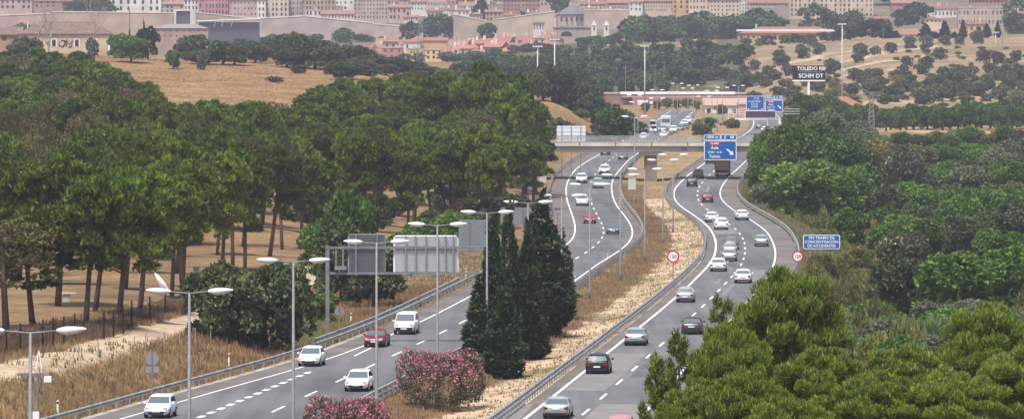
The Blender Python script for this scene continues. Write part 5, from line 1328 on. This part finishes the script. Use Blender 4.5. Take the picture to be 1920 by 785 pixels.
# named large ones: px0 px1 ptop pbase Y
B = [
 (207, 302, -14, 22, 2950, 'white', 'tall white town building with few windows at the top left', 3, 7, 'flat'),
 (300, 345, 2, 26, 3000, 'pink', 'pinkish block right of the tall white building', 2, 5, 'gable'),
 (345, 372, -5, 30, 2960, 'white', 'narrow white house with tall windows left of the red striped facade', 3, 4, 'gable'),
 (372, 428, -8, 30, 2955, 'rose', 'red and white striped facade of tall balconied flats', 3, 9, 'flat'),
 (430, 482, -6, 32, 2950, 'pink', 'pink balconied flats right of the red striped facade', 3, 8, 'gable'),
 (482, 498, -2, 34, 2940, 'white', 'narrow white house with dark doorway', 3, 2, 'gable'),
 (498, 541, -6, 32, 2945, 'cream', 'cream flats with three rows of shuttered windows', 4, 5, 'flat'),
 (542, 566, -8, 30, 2950, 'grey', 'pale grey flats with black windows', 4, 4, 'flat'),
 (572, 628, -10, 20, 3000, 'tan', 'tan flats rising behind a low white house', 3, 8, 'flat'),
 (573, 602, 20, 30, 2900, 'white', 'low white house with three dark windows on the terrace', 1, 4, 'flat'),
 (602, 664, 20, 36, 2895, 'cream', 'long pale house stepping down the terrace', 1, 10, 'gable'),
 (643, 663, -10, 20, 2960, 'white', 'slim white tower like house behind the terrace', 3, 2, 'flat'),
 (664, 727, -10, 36, 2930, 'stone', 'massive stone coloured block with five rows of small windows', 6, 11, 'flat'),
 (728, 770, 8, 38, 2960, 'pink', 'pink stone house right of the massive block', 2, 5, 'gable'),
 (770, 800, 0, 20, 3000, 'white', 'white house with tiled roof above the terrace trees', 2, 5, 'gable'),
 (757, 783, 28, 50, 2830, 'white', 'white house with arched windows lower on the slope', 2, 6, 'gable'),
 (788, 836, -12, 14, 3050, 'cream', 'long cream facade with a row of tall windows', 2, 10, 'flat'),
 (818, 846, 14, 28, 2920, 'white', 'white house with two rows of dark windows', 2, 6, 'gable'),
 (862, 900, 5, 24, 2980, 'white', 'white house with low roof left of the tall cypress', 1, 6, 'gable'),
 (910, 942, 18, 40, 2880, 'tan', 'tan house under a low roof right of the tall cypress', 2, 4, 'gable'),
 (942, 1012, -8, 22, 2960, 'brick', 'large reddish stone facade with rows of windows', 3, 10, 'gable'),
 (1012, 1035, -8, 12, 3020, 'pink', 'pink house beside the large reddish facade', 2, 3, 'gable'),
 (1088, 1135, 2, 18, 3000, 'cream', 'cream house right of the church dome', 2, 7, 'gable'),
 (1140, 1178, 0, 18, 3010, 'stone', 'stone house with a row of arches above the wood', 2, 9, 'gable'),
 (1180, 1205, 0, 22, 2950, 'white', 'white gabled house left of the long cream facade', 2, 3, 'gable'),
 (1205, 1262, -4, 22, 2955, 'cream', 'long cream facade with regular windows above the wood', 3, 12, 'gable'),
 (1262, 1292, -10, 27, 2940, 'ochre', 'orange ochre tower house', 4, 3, 'flat'),
 (1292, 1330, -4, 20, 2980, 'cream', 'cream house with loggia right of the ochre tower house', 2, 6, 'flat'),
 (1330, 1386, -6, 30, 2930, 'cream', 'tall cream flats with scattered windows', 4, 8, 'gable'),
 (1386, 1400, 0, 25, 2960, 'white', 'slim pale house beside the tall cream flats', 4, 3, 'flat'),
 (1400, 1478, 0, 20, 3020, 'stone', 'long stone facade with arcade of dark openings', 2, 14, 'gable'),
 (1480, 1637, -12, 32, 2900, 'cream', 'huge cream institutional building with many rows of windows', 5, 19, 'flat'),
 (1672, 1718, 0, 30, 2930, 'rose', 'reddish building with three rows of windows left of the conifers', 3, 8, 'gable'),
 (1718, 1752, 8, 32, 2880, 'cream', 'low cream warehouse with long tiled roof', 1, 0, 'gable'),
 (1752, 1800, 10, 34, 2860, 'white', 'pale house with dark windows behind the cypresses', 1, 7, 'gable'),
 (1797, 1893, 15, 50, 2700, 'stone', 'broad stone coloured school building with flat roof and tall windows', 2, 14, 'flat'),
 (1820, 1890, -6, 14, 3000, 'rose', 'rose brick building with long roof at the top right', 2, 10, 'gable'),
 (1893, 1935, 8, 45, 2850, 'pink', 'pink building cut by the right picture edge', 3, 4, 'gable'),
 (0, 60, -8, 18, 3000, 'pink', 'pale pink town building at the top left corner', 2, 6, 'gable'),
 (62, 150, -4, 14, 3050, 'brick', 'brick coloured town building behind the dead trees', 2, 8, 'gable'),
 (1040, 1100, -12, 8, 3080, 'grey', 'grey hazy building behind the church dome', 2, 8, 'gable'),
 (1640, 1672, -10, 6, 3080, 'pink', 'pink house behind the round tree at the top', 2, 4, 'gable'),
]
for px0, px1, pt, pb, Yq, c, lab, fl, cl, rf in B:
    building(px0, px1, pt, pb, Yq, c, lab, 'building', fl, cl, rf, group=None)
for px0, px1, pt, pb, Yq, c in [(850, 880, 18, 30, 2900, 'white'), (800, 830, 20, 34, 2880, 'cream'), (880, 905, 26, 40, 2860, 'pink'), (985, 1010, 24, 36, 2860, 'cream'), (1020, 1042, 30, 44, 2800, 'white'), (945, 975, 28, 42, 2840, 'stone'), (1092, 1120, 16, 28, 2900, 'white'), (1130, 1165, 18, 30, 2890, 'rose'), (1165, 1200, 44, 56, 2600, 'stone'), (1290, 1312, 54, 66, 2500, 'cream'), (1640, 1668, 34, 46, 2700, 'tan'), (1560, 1600, 40, 48, 2700, 'rose'), (1000, 1020, 44, 58, 2700, 'white'), (1735, 1765, 34, 44, 2650, 'cream'), (1895, 1925, 24, 40, 2600, 'stone')]:
    building(px0, px1, pt-3, pb, Yq, c, 'small house scattered on the slope between the town walls and the trees', 'house', 1, 4, rnd.choice(['gable', 'hip']), None, group='small houses on the town slope', name='house')
# fill of hazy roofs higher up
FILLC = ['cream', 'pink', 'stone', 'tan', 'white', 'brick', 'rose', 'grey']
for Yq, pb in ((3110, 10), (3180, 2)):
    px = -20
    while px < 1940:
        wpx = rnd.uniform(24, 52); pt = pb-rnd.uniform(16, 30)
        building(px, px+wpx, pt, pb, Yq+rnd.uniform(-15, 15), rnd.choice(FILLC), 'hazy old town house on the crowded hilltop', 'building', 2, int(wpx/7), rnd.choice(['gable', 'gable', 'hip', 'flat']), group='hazy hilltop houses')
        px += wpx+rnd.uniform(0, 3)
# houses with red roofs on the slope
rr_ = [(820, 850, 92, 2470), (850, 882, 90, 2465), (876, 905, 96, 2440), (905, 940, 84, 2490), (935, 965, 92, 2450), (960, 992, 86, 2480), (985, 1015, 96, 2430), (1005, 1040, 80, 2500), (1000, 1030, 104, 2400), (960, 985, 104, 2400), (880, 915, 78, 2530), (920, 955, 74, 2545), (960, 1000, 72, 2550), (1000, 1035, 68, 2560), (840, 875, 80, 2520), (790, 822, 82, 2510)]
for q in range(44):
    a = rnd.uniform(695, 1030); rr_.append((a, a+rnd.uniform(16, 30), rnd.uniform(70, 110), 0))
rr_ = [(a, b_, pt, 2640-(pt-60)*4.6 if Yq == 0 else Yq) for a, b_, pt, Yq in rr_]
for i, (a, b_, pt, Yq) in enumerate(rr_):
    building(a, b_, pt-6, pt+14, Yq, rnd.choice(['cream', 'ochre', 'white', 'pink']), 'small house with a red tiled roof in the '+('left' if a < 800 else 'middle' if a < 920 else 'right')+' part of the estate, '+('upper' if pt < 88 else 'lower')+' rows', 'house', 1, 3, rnd.choice(['hip', 'gable']), rnd.choice([TILER, TILER, TILE]), 14, group='red roofed houses below the town', name='house', rot=rnd.uniform(-25, 25), wscale=.8, rh=2.6)
for a, b_, pt, pb, Yq, c, lab, fl, cl, rf in [(718, 745, 74, 96, 2450, 'tan', 'tan gabled house at the left of the red roofed estate', 1, 2, 'gable'), (716, 755, 90, 110, 2420, 'rose', 'pink house with rounded top window', 2, 3, 'flat'), (757, 788, 74, 96, 2440, 'white', 'white gabled house with a plain ochre side', 1, 2, 'gable'),
          (762, 786, 92, 116, 2400, 'yellow', 'bright yellow house beside the lattice pylon', 2, 4, 'flat'), (795, 838, 70, 92, 2450, 'ochre', 'broad plain ochre gable wall behind the pylon', 1, 0, 'gable'), (796, 828, 94, 112, 2400, 'yellow', 'yellow house right of the pylon', 2, 3, 'flat'), (862, 885, 88, 104, 2420, 'yellow', 'yellow house with white gable among the red roofs', 1, 2, 'gable')]:
    building(a, b_, pt, pb, Yq, c, lab, 'house', fl, cl, rf, TILER, 10, name='house')
# orange school with white cornice
r_ = building(1383, 1582, 50, 77, 2420, 'ochre', 'long orange building with red roof and white cornice on the far slope', 'building', 1, 16, 'hip', TILER, 22, name='school', rh=3.2, wscale=.9)
MB().box(-24.6, 24.6, -.75, -.55, 0, .8).build('cornice', SIGNW, r_, loc=(0, 0, (CH-(56.5-HY)*.242)-r_.location.z-.6))
building(1684, 1762, 58, 80, 2300, 'white', 'cream villa with arcade and terraces among cypresses', 'house', 2, 8, 'gable', TILER, 10, name='villa')
building(1815, 1850, 40, 62, 2450, 'ochre', 'small tan house with pitched roof in front of the school', 'house', 1, 3, 'gable', TILE, 12, name='house')
# church with dome
Yq = 2620.; X_ = (1072-960)*Yq/F; g = float(G(X_, Yq)); zb = CH-(78-HY)*Yq/F; s_ = Yq/F
root = empty('domed_church', (X_, Yq, min(g, zb)-2), 0, 'grey stone church with an octagonal drum and slate dome', 'church')
base = root.location.z; Z = lambda py: CH-(py-HY)*s_-base
MB().box(-33*s_, 35*s_, 0, 22, 0, Z(52)).build('nave', wallm('grey'), root)
MB().add([(-35*s_, -.5, Z(52)+.003), (37*s_, -.5, Z(52)+.003), (37*s_, 22, Z(52)+.003), (-35*s_, 22, Z(52)+.003), (0, 11, Z(45)), (2*s_, 11, Z(45))], [(0, 1, 5, 4), (2, 3, 4, 5), (0, 4, 3), (1, 2, 5)]).build('roof', mat('slate', (.14, .15, .17), .8), root)
def ringpoly(r, n_=8): return [(r*math.cos(2*math.pi*(k+.5)/n_), 10+r*math.sin(2*math.pi*(k+.5)/n_)) for k in range(n_)]
def drum(r0, z0, r1, z1, nm, m):
    a, b_ = ringpoly(r0), ringpoly(r1); mm_ = MB(); mm_.add([(x, y, z0) for x, y in a]+[(x, y, z1) for x, y in b_], [(k, (k+1) % 8, (k+1) % 8+8, k+8) for k in range(8)]+[tuple(range(8)), tuple(range(8, 16))]); return mm_.build(nm, m, root)
drum(6.8, Z(50), 6.8, Z(27), 'drum', wallm('stone')); drum(7.4, Z(27)+.01, 5.6, Z(20), 'dome', mat('slate', (.14, .15, .17))); drum(5.6, Z(20)+.01, .6, Z(10), 'dome_top', mat('slate', (.14, .15, .17)))
drum(.7, Z(10)+.01, .5, Z(3), 'lantern', wallm('stone'))
for k in range(5): mobj('window', UNITW, None, root, (-5.0+k*2.5, 2.9, Z(36)), (0, 0, 0), (.9, 1, 2.2))
MB().prism([(-12*s_+2*s_+11*s_*math.cos(t*math.pi/10), Z(68)+9*s_*math.sin(t*math.pi/10)) for t in range(11)], -.1, -.003).build('arched_window', WIN, root)
for sx in (-31, 33):
    MB().box(sx*s_*.75-.6, sx*s_*.75+.6, 1, 2.2, Z(52), Z(30)).build('pinnacle', wallm('stone'), root)
# twin turrets of the town gate
for px, lab in ((1114, 'left pointed pale turret of the town gate'), (1137, 'right pointed pale turret of the town gate')):
    X_ = (px-960)*2450/F; g = float(G(X_, 2450)); s2 = .245; z0 = CH-(62-HY)*s2
    root = empty('gate_turret', (X_, 2450, min(g, z0)-1), 0, lab, 'tower', 'turrets of the town gate'); b0 = root.location.z
    MB().box(-1.2, 1.2, 0, 2.4, 0, CH-(48-HY)*s2-b0).build('wall', wallm('white'), root)
    MB().add([(-1.4, -.2, CH-(48-HY)*s2-b0+.01), (1.4, -.2, CH-(48-HY)*s2-b0+.01), (1.4, 2.6, CH-(48-HY)*s2-b0+.01), (-1.4, 2.6, CH-(48-HY)*s2-b0+.01), (0, 1.2, CH-(38-HY)*s2-b0)], [(0, 1, 4), (1, 2, 4), (2, 3, 4), (3, 0, 4), (0, 3, 2, 1)]).build('spire', mat('pale_slate', (.4, .45, .45), .7), root)
    mobj('window', UNITW, None, root, (0, 0, CH-(54-HY)*s2-b0), (0, 0, 0), (.7, 1, 1.6))
# terrace walls of the old town
def longwall(px0, px1, pt0, pt1, pb, Yq, colr, lab, name='terrace_wall', th=3):
    X0, X1 = (px0-960)*Yq/F, (px1-960)*Yq/F; zb = CH-(pb-HY)*Yq/F; g = min(float(G(X0, Yq)), float(G(X1, Yq)), zb)-3
    z0, z1 = CH-(pt0-HY)*Yq/F, CH-(pt1-HY)*Yq/F
    root = empty(name, ((X0+X1)/2, Yq, g), 0, lab, 'wall'); w_ = (X1-X0)/2
    MB().prism([(-w_, 0), (w_, 0), (w_, z1-g), (-w_, z0-g)], 0, th).build('wall', wallm(colr), root)
    MB().prism([(-w_-.2, z0-g+.003), (w_+.2, z1-g+.003), (w_+.2, z1-g+.5), (-w_-.2, z0-g+.5)], -.2, th+.2).build('coping', wallm('white'), root)
    return root
longwall(95, 325, 23, 25, 62, 2780, 'tan', 'long plain tan terrace wall below the tall white building')
longwall(366, 480, 24, 36, 62, 2770, 'tan', 'tan ramped wall right of the framed concrete opening')
longwall(480, 570, 36, 31, 62, 2760, 'grey', 'big greyish masonry slope wall below the cream flats')
longwall(570, 700, 31, 44, 64, 2755, 'grey', 'big greyish masonry wall falling to the right below the terrace')
longwall(700, 790, 46, 52, 62, 2740, 'stone', 'ruinous stone wall left of the terrace trees')
longwall(850, 912, 28, 40, 66, 2740, 'stone', 'old town wall with rounded bastion left of the trees')
longwall(925, 1040, 38, 22, 62, 2745, 'stone', 'old brownish town wall left of the church dome')
longwall(1095, 1178, 20, 20, 34, 2850, 'stone', 'plain stone terrace wall right of the church dome')
longwall(0, 95, 30, 26, 48, 2800, 'pink', 'pink wall at the left picture edge behind the derelict house')
# framed opening of the escalator building
root = empty('concrete_frame', ((345-960)*.276, 2760, 40), 0, 'pale square concrete frame with a dark opening in the terrace wall', 'building')
zz = lambda py: CH-(py-HY)*.276-40
MB().box(-5.2, -4.0, 0, 6, 0, zz(18)).build('pier', wallm('white'), root); MB().box(3.2, 6.0, 0, 6, 0, zz(18)).build('pier', wallm('white'), root)
MB().box(-4, 3.2, 0, 6, zz(21), zz(18)).build('lintel', wallm('white'), root); MB().box(-4, 3.2, 1, 6, 0, zz(21)-.01).build('opening', mat('dark_glazing', (.09, .09, .12), .4), root)
root = empty('canopy_building', ((425-960)*.25, 2500, 25), 0, 'long low building with white slanted roof edge and round trees inside', 'building')
zz = lambda py: CH-(py-HY)*.25-25
MB().prism([(-14, zz(39)), (16, zz(34)), (16, zz(36)), (-14, zz(41))], -1, 12).build('roof', SIGNW, root)
MB().box(-13, 15, 1, 10, 0, zz(42)).build('wall', mat('dark_glazing', (.09, .09, .12)), root)
for x in (-6, -2.5, 2): MB().tube([(x, .3, zz(50)), (x+.8, .3, zz(41))], .2, 6).build('strut', SIGNW, root)
building(288, 390, 45, 72, 2300, 'tan', 'low tan building with small square windows below the concrete frame', 'building', 2, 8, 'hip', mat('grey_roof', (.25, .22, .2), .9), 12, wscale=.7)
# derelict house on the hill
Yq = 1430.; s_ = Yq/F
r_ = building(36, 206, 40, 96, Yq, 'cream', 'derelict ochre farmhouse with graffiti and a long mossy tiled roof', 'house', 1, 0, 'hip', TILEO, 10, name='farmhouse', rh=3.4)
zo = lambda py: CH-(py-HY)*s_-r_.location.z
xo = lambda px: (px-121)*s_
for px in (101, 144, 177):
    f_ = MB().box(xo(px)-.75, xo(px)+.75, -.05, -.005, zo(88), zo(73)).build('window_frame', SIGNW, r_)
    MB().box(xo(px)-.5, xo(px)+.5, -.09, -.055, zo(87), zo(74.5)).build('window', WIN, r_)
MB().box(xo(203), xo(206), -.06, -.005, zo(96), zo(68)).build('quoin', SIGNW, r_)
m = MB()
for k in range(7): m.add([(xo(50+k*16)-.1, -.5, zo(65)+.06), (xo(50+k*16)+.1, -.5, zo(65)+.06), (xo(50+k*16)+.1, 5, zo(65)+3.4), (xo(50+k*16)-.1, 5, zo(65)+3.4)], [(0, 1, 2, 3)])
m.build('roof_ridge', mat('pale_tile', (.45, .38, .32), .9), r_)
gm_ = MB()
pal = [[(112, 78), (110, 84), (116, 88), (122, 84), (120, 76), (114, 76)], [(118, 88), (126, 74), (130, 84), (136, 76), (134, 88), (128, 88)], [(92, 78), (88, 82), (94, 85)], [(120, 76), (126, 80), (124, 87)]]
for pl in pal: gm_.tube([(xo(a), -.05, zo(b_)) for a, b_ in pl], .12, 5)
gm_.build('graffiti', SIGNK, r_)
r_ = building(-30, 38, 50, 92, 1435, 'brick', 'lower brick wing at the left end of the derelict farmhouse', 'house', 1, 0, 'gable', TILEO, 9, name='farm_wing', rh=2.2)
mobj('window', UNITW, None, r_, ((8+(-4))*s_ , 0, CH-(72-HY)*s_-r_.location.z), (0, 0, 0), (1.2, 1, 1.0))
# industrial shed with white roof edge beyond the bridge
Yq = 1740.; s_ = Yq/F
r_ = building(1135, 1400, 176, 200, Yq, 'brick', 'long low industrial shed with a bright white roof edge', 'industrial building', 1, 0, 'flat', None, 26, name='industrial_shed')
zo = lambda py: CH-(py-HY)*s_-r_.location.z; xo = lambda px: (px-1267.5)*s_
MB().box(xo(1163), xo(1378), -.9, -.25, zo(177), zo(172)).build('roof_edge', SIGNW, r_)
MB().box(xo(1165), xo(1400), -6, -.95, zo(183), zo(179.5)).build('canopy', mat('pinkish_roof', (.42, .28, .24), .8), r_)
MB().box(xo(1185), xo(1330), -6.3, -.95, zo(196), zo(183)-.01).build('front_wall', mat('rust_wall', (.33, .17, .13), .8), r_)
for k in range(7): MB().box(xo(1200+k*17), xo(1200+k*17+6), -6.34, -6.31, zo(195), zo(190)).build('door', mat('white_panel', (.78, .79, .82)), r_)
MB().box(xo(1194), xo(1214), -6.6, -6.32, zo(200), zo(188)).build('sign_panel', mat('white_panel', (.78, .79, .82)), r_)
building(1530, 1632, 181, 226, 1440, 'white', 'small white house with orange tiled roof behind the trees', 'house', 1, 2, 'hip', TILER, 12, name='house', rh=3.5)
building(1322, 1402, 184, 222, 1600, 'white', 'pale building behind the far gantry with a long pinkish roof', 'building', 1, 5, 'gable', mat('pinkish_roof', (.42, .28, .24), .8), 20, name='warehouse', rh=2.2)
building(1385, 1450, 196, 216, 1500, 'rose', 'low reddish wall building under the far blue signs', 'building', 1, 0, 'flat', None, 10, name='warehouse')
# lattice pylon and utility poles
def pylon(px, ptop, Yq, lab, w_=2.):
    X_, _, g = at(px, Yq); H = CH-(ptop-HY)*Yq/F-g; root = empty('lattice_pylon', (X_, Yq, g), 0, lab, 'pylon'); m = MB(); hw = w_/2
    nseg = 9
    for sx in (-1, 1):
        for sy in (-1, 1): m.tube([(sx*hw, sy*hw, -.3), (sx*hw*.35, sy*hw*.35, H)], .09, 4)
    for k in range(nseg):
        a, b_ = k/nseg, (k+1)/nseg; wa, wb_ = hw*(1-.65*a), hw*(1-.65*b_)
        for sy in (-1, 1): m.tube([(-wa, sy*wa, H*a), (wb_, sy*wb_, H*b_)], .06, 4); m.tube([(wa, sy*wa, H*a), (-wb_, sy*wb_, H*b_)], .06, 4)
    m.build('tower', GALVD, root); m = MB()
    for z in (.82, .9, .98): m.box(-2.2, 2.2, -.08, .08, H*z, H*z+.15)
    m.build('crossarm', GALVD, root)
pylon(789, 48, 1600, 'tall lattice pylon in front of the yellow houses', 3)
pylon(1634, 172, 1300, 'short lattice pylon right of the small white house', 1.6)
for px, ptop, Yq in [(243, 20, 1560), (1245, 112, 1900), (1228, 118, 1850), (1173, 122, 1800), (1421, 92, 2200), (1340, 105, 2000), (1413, 95, 2150), (1880, 95, 2100), (1656, 55, 2240)]:
    X_, _, g = at(px, Yq); H = max(5, CH-(ptop-HY)*Yq/F-g)
    root = empty('utility_pole', (X_, Yq, g), 0, 'thin pale utility pole far behind the motorway', 'pole', 'far utility poles')
    MB().tube([(0, 0, -.3), (0, 0, H)], .14, 5).build('pole', GALV, root); MB().box(-1, 1, -.06, .06, H-1, H-.85).build('crossarm', GALV, root)

# ------------------------------------------------------------------ mesh fence, posts and picnic tables in the wood
fp = [(-20, 676), (12, 668), (38, 662), (80, 656), (100, 652), (120, 648), (140, 642), (195, 636), (213, 632), (231, 626), (247, 615), (263, 608), (281, 603), (310, 592), (345, 585)]
W = [hit(*p) for p in fp]; o0 = W[0]; g0 = float(G(*o0))
root = empty('mesh_fence', (o0[0], o0[1], g0), 0, 'dark mesh fence with sagging top edge along the pine wood', 'fence')
pmesh = MB().box(-.06, .06, -.05, .05, -.4, 2.15).mesh('post'); pmesh.materials.append(DARK)
for (x, y) in W: mobj('post', pmesh, None, root, (x-o0[0], y-o0[1], float(G(x, y))-g0))
NET = bpy.data.materials.new('netting'); NET.use_nodes = True; n = NET.node_tree; n.nodes.clear()
o_ = n.nodes.new('ShaderNodeOutputMaterial'); df = n.nodes.new('ShaderNodeBsdfDiffuse'); df.inputs[0].default_value = (.05, .05, .055, 1)
tr = n.nodes.new('ShaderNodeBsdfTransparent'); ms = n.nodes.new('ShaderNodeMixShader'); ms.inputs[0].default_value = .55
n.links.new(tr.outputs[0], ms.inputs[1]); n.links.new(df.outputs[0], ms.inputs[2]); n.links.new(ms.outputs[0], o_.inputs[0])
for (a, b_) in zip(W[:-1], W[1:]):
    V = []; Fc = []; za, zb = float(G(*a))-g0, float(G(*b_))-g0
    for k in range(9):
        t = k/8; x = a[0]+(b_[0]-a[0])*t-o0[0]; y = a[1]+(b_[1]-a[1])*t-o0[1]; z = za+(zb-za)*t; sag = 1.75-1.2*t*(1-t)
        V += [(x, y, z+.05), (x, y, z+sag)]
    Fc = [(2*k, 2*k+2, 2*k+3, 2*k+1) for k in range(8)]
    mobj('net', pymesh('net', V, Fc), NET, root)
    e = MB().tube([V[2*k+1] for k in range(9)], .03, 4); e.build('top_cord', DARK, root)
# low wire fence posts on the bank
for i, (px, py) in enumerate([(147, 678), (184, 672), (252, 664), (273, 660), (308, 655), (337, 650), (366, 645), (395, 640), (430, 636)]):
    X_, Y_ = hit(px, py); root = empty('fence_post', (X_, Y_, float(G(X_, Y_))), 0, 'thin weathered post of the low fence along the dirt track', 'fence post', 'low posts along the dirt track')
    MB().box(-.04, .04, -.04, .04, -.3, 1.15).build('post', DEADW, root); MB().box(-.05, .05, -.05, .05, 1.15, 1.2).build('cap', GALVD, root)
def table(px, py, lab):
    X_, Y_ = hit(px, py); root = empty('picnic_table', (X_, Y_, float(G(X_, Y_))), 0, lab, 'picnic table', 'stone picnic tables in the wood')
    MB().box(-.85, .85, -.4, .4, .72, .82).build('tabletop', CONC, root); MB().box(-.3, .3, -.25, .25, -.1, .718).build('pedestal', CONCD, root)
table(125, 566, 'stone picnic table beside the straight thin pine trunk'); table(368, 513, 'stone picnic table in the clearing above the round oak')
# trash post A-frame at left
X_, Y_ = hit(73, 692); root = empty('a_frame_post', (X_, Y_, float(G(X_, Y_))), 0, 'pale A shaped fence brace in the dry grass at the left', 'fence post')
MB().tube([(-.2, 0, 0), (0, 0, 1.3)], .05, 5).build('leg', SIGNW, root); MB().tube([(.2, 0, 0), (0, 0, 1.3)], .05, 5).build('leg', SIGNW, root)

# ------------------------------------------------------------------ stepped stones on the bank and dry grass
STEP = mat('pale_stone', (.42, .33, .25), .9, c2=(.3, .22, .16), scale=1)
for i, (px, py) in enumerate([(1010, 372), (1018, 382), (1012, 392), (1020, 402), (1026, 412), (1030, 424)]):
    X_, Y_ = hit(px, py); w_ = 1.6
    root = empty('stone_block', (X_, Y_, float(G(X_, Y_))), rnd.uniform(-.1, .1), 'pale stone block of the stepped bank left of the guardrail', 'stone block', 'stone blocks of the stepped bank')
    MB().prism([(-w_, -.4), (w_, -.4), (w_*.95, .45), (-w_*.92, .5)], -.5, .6).build('block', STEP, root)
def grass(name, region, n_, hgt, m, label, wid=.05):
    V = []; Fc = []; k = 0
    P = []
    for _ in range(n_):
        px, py = region(); x, y = px, py
        P.append((x, y))
    P = np.array(P); z = G(P[:, 0], P[:, 1])
    for (x, y), zz_ in zip(P, z):
        for q in range(3):
            a = rnd.uniform(0, 6.28); h = hgt*rnd.uniform(.4, 1.1); dx, dy = math.cos(a), math.sin(a); lx, ly = rnd.uniform(-.3, .3)*h, rnd.uniform(-.3, .3)*h
            ox_, oy_ = rnd.uniform(-.25, .25), rnd.uniform(-.25, .25); i0 = len(V)
            V += [(x+ox_-dx*wid, y+oy_-dy*wid, zz_-.05), (x+ox_+dx*wid, y+oy_+dy*wid, zz_-.05), (x+ox_+lx, y+oy_+ly, zz_+h)]; Fc.append((i0, i0+1, i0+2))
    o = mobj(name, npmesh(name, np.array(V), np.array(Fc)), m); tag(o, label, 'grass', kind='stuff')
STRAW = mat('dry_grass', (.36, .23, .11), .9, c2=(.22, .13, .075), scale=.25, contrast=(.4, .6), trans=.2)
GRN = mat('green_grass', (.14, .15, .05), .9, c2=(.22, .19, .08), scale=.4, trans=.2)
PW = [hit(*p) for p in PATHPTS]
def pathd(x, y):
    d = 1e9
    for (ax, ay), (bx, by) in zip(PW[:-1], PW[1:]):
        t = min(1, max(0, ((x-ax)*(bx-ax)+(y-ay)*(by-ay))/((bx-ax)**2+(by-ay)**2+1e-6))); d = min(d, math.hypot(x-ax-t*(bx-ax), y-ay-t*(by-ay)))
    return d
def reg_left():
    while True:
        y = rnd.uniform(330, 560); la = float(cx(LA, y)); x = la-1-rnd.random()**1.1*20
        if pathd(x, y) < 1.9: continue
        if 960+x*F/y > -60: return x, y
grass('dry_grass', reg_left, 15000, .6, STRAW, 'dry brown grass covering the bank between track and guardrail', .05)
def reg_green():
    while True:
        px, py = rnd.gauss(590, 34), rnd.gauss(628, 20)
        if 545 < px < 720 and 585 < py < 672:
            Yq = F*21/(py-HY); X_ = (px-960)*Yq/F
            if X_ < cx(LA, Yq)-1: return X_, Yq
grass('green_grass', reg_green, 2600, .6, mat('fresh_grass', (.16, .22, .05), .9, c2=(.28, .26, .10), scale=.4, trans=.2), 'green grass patch on the verge left of the gantry post', .05)
def reg_weed():
    y = rnd.uniform(340, 700); return float(cx(LA, y))-.8-rnd.random()**1.5*9, y
grass('green_weeds', reg_weed, 3500, .42, GRN, 'scattered green weeds along the foot of the left bank', .06)
def reg_med():
    y = rnd.uniform(340, 900); a, b_ = float(cx(LB, y)), float(cx(RA, y)); t = rnd.random(); t = t if rnd.random() < .07 else t*.48
    return a+.4+(b_-a-.8)*t, y
grass('dry_grass', reg_med, 8000, .4, mat('median_grass', (.27, .15, .09), .9, c2=(.33, .27, .12), scale=.15, trans=.2), 'brown grass and weeds in the median between the carriageways', .05)
def reg_rocks():
    y = rnd.uniform(360, 820); a, b_ = float(cx(LB, y)), float(cx(RA, y)); return a+(b_-a)*rnd.uniform(.5, .97), y
grass('sandy_weeds', reg_rocks, 1800, .22, GRN, 'sparse green weeds in the pale sandy half of the median', .06)
def reg_right():
    y = rnd.uniform(560, 1060); return float(cx(RB, y))+.8+rnd.random()*7, y
grass('verge_grass', reg_right, 7000, .8, mat('verge_grass', (.25, .19, .10), .9, c2=(.16, .17, .07), scale=.2, trans=.2), 'tall dry grass on the right verge behind the guardrail', .06)
def reg_hill():
    y = rnd.uniform(900, 1440); px = rnd.uniform(-40, 760); return (px-960)*y/F, y
grass('hill_grass', reg_hill, 7000, .32, mat('hill_grass', (.36, .24, .13), .9, c2=(.30, .19, .10), scale=.06, trans=.2), 'tall dry straw coloured grass on the hill field below the oaks', .12)

# ------------------------------------------------------------------ haze box last (after the structure it encloses)
ho = HAZEBOX[0].build('haze', HAZEBOX[1]); tag(ho, kind='stuff')
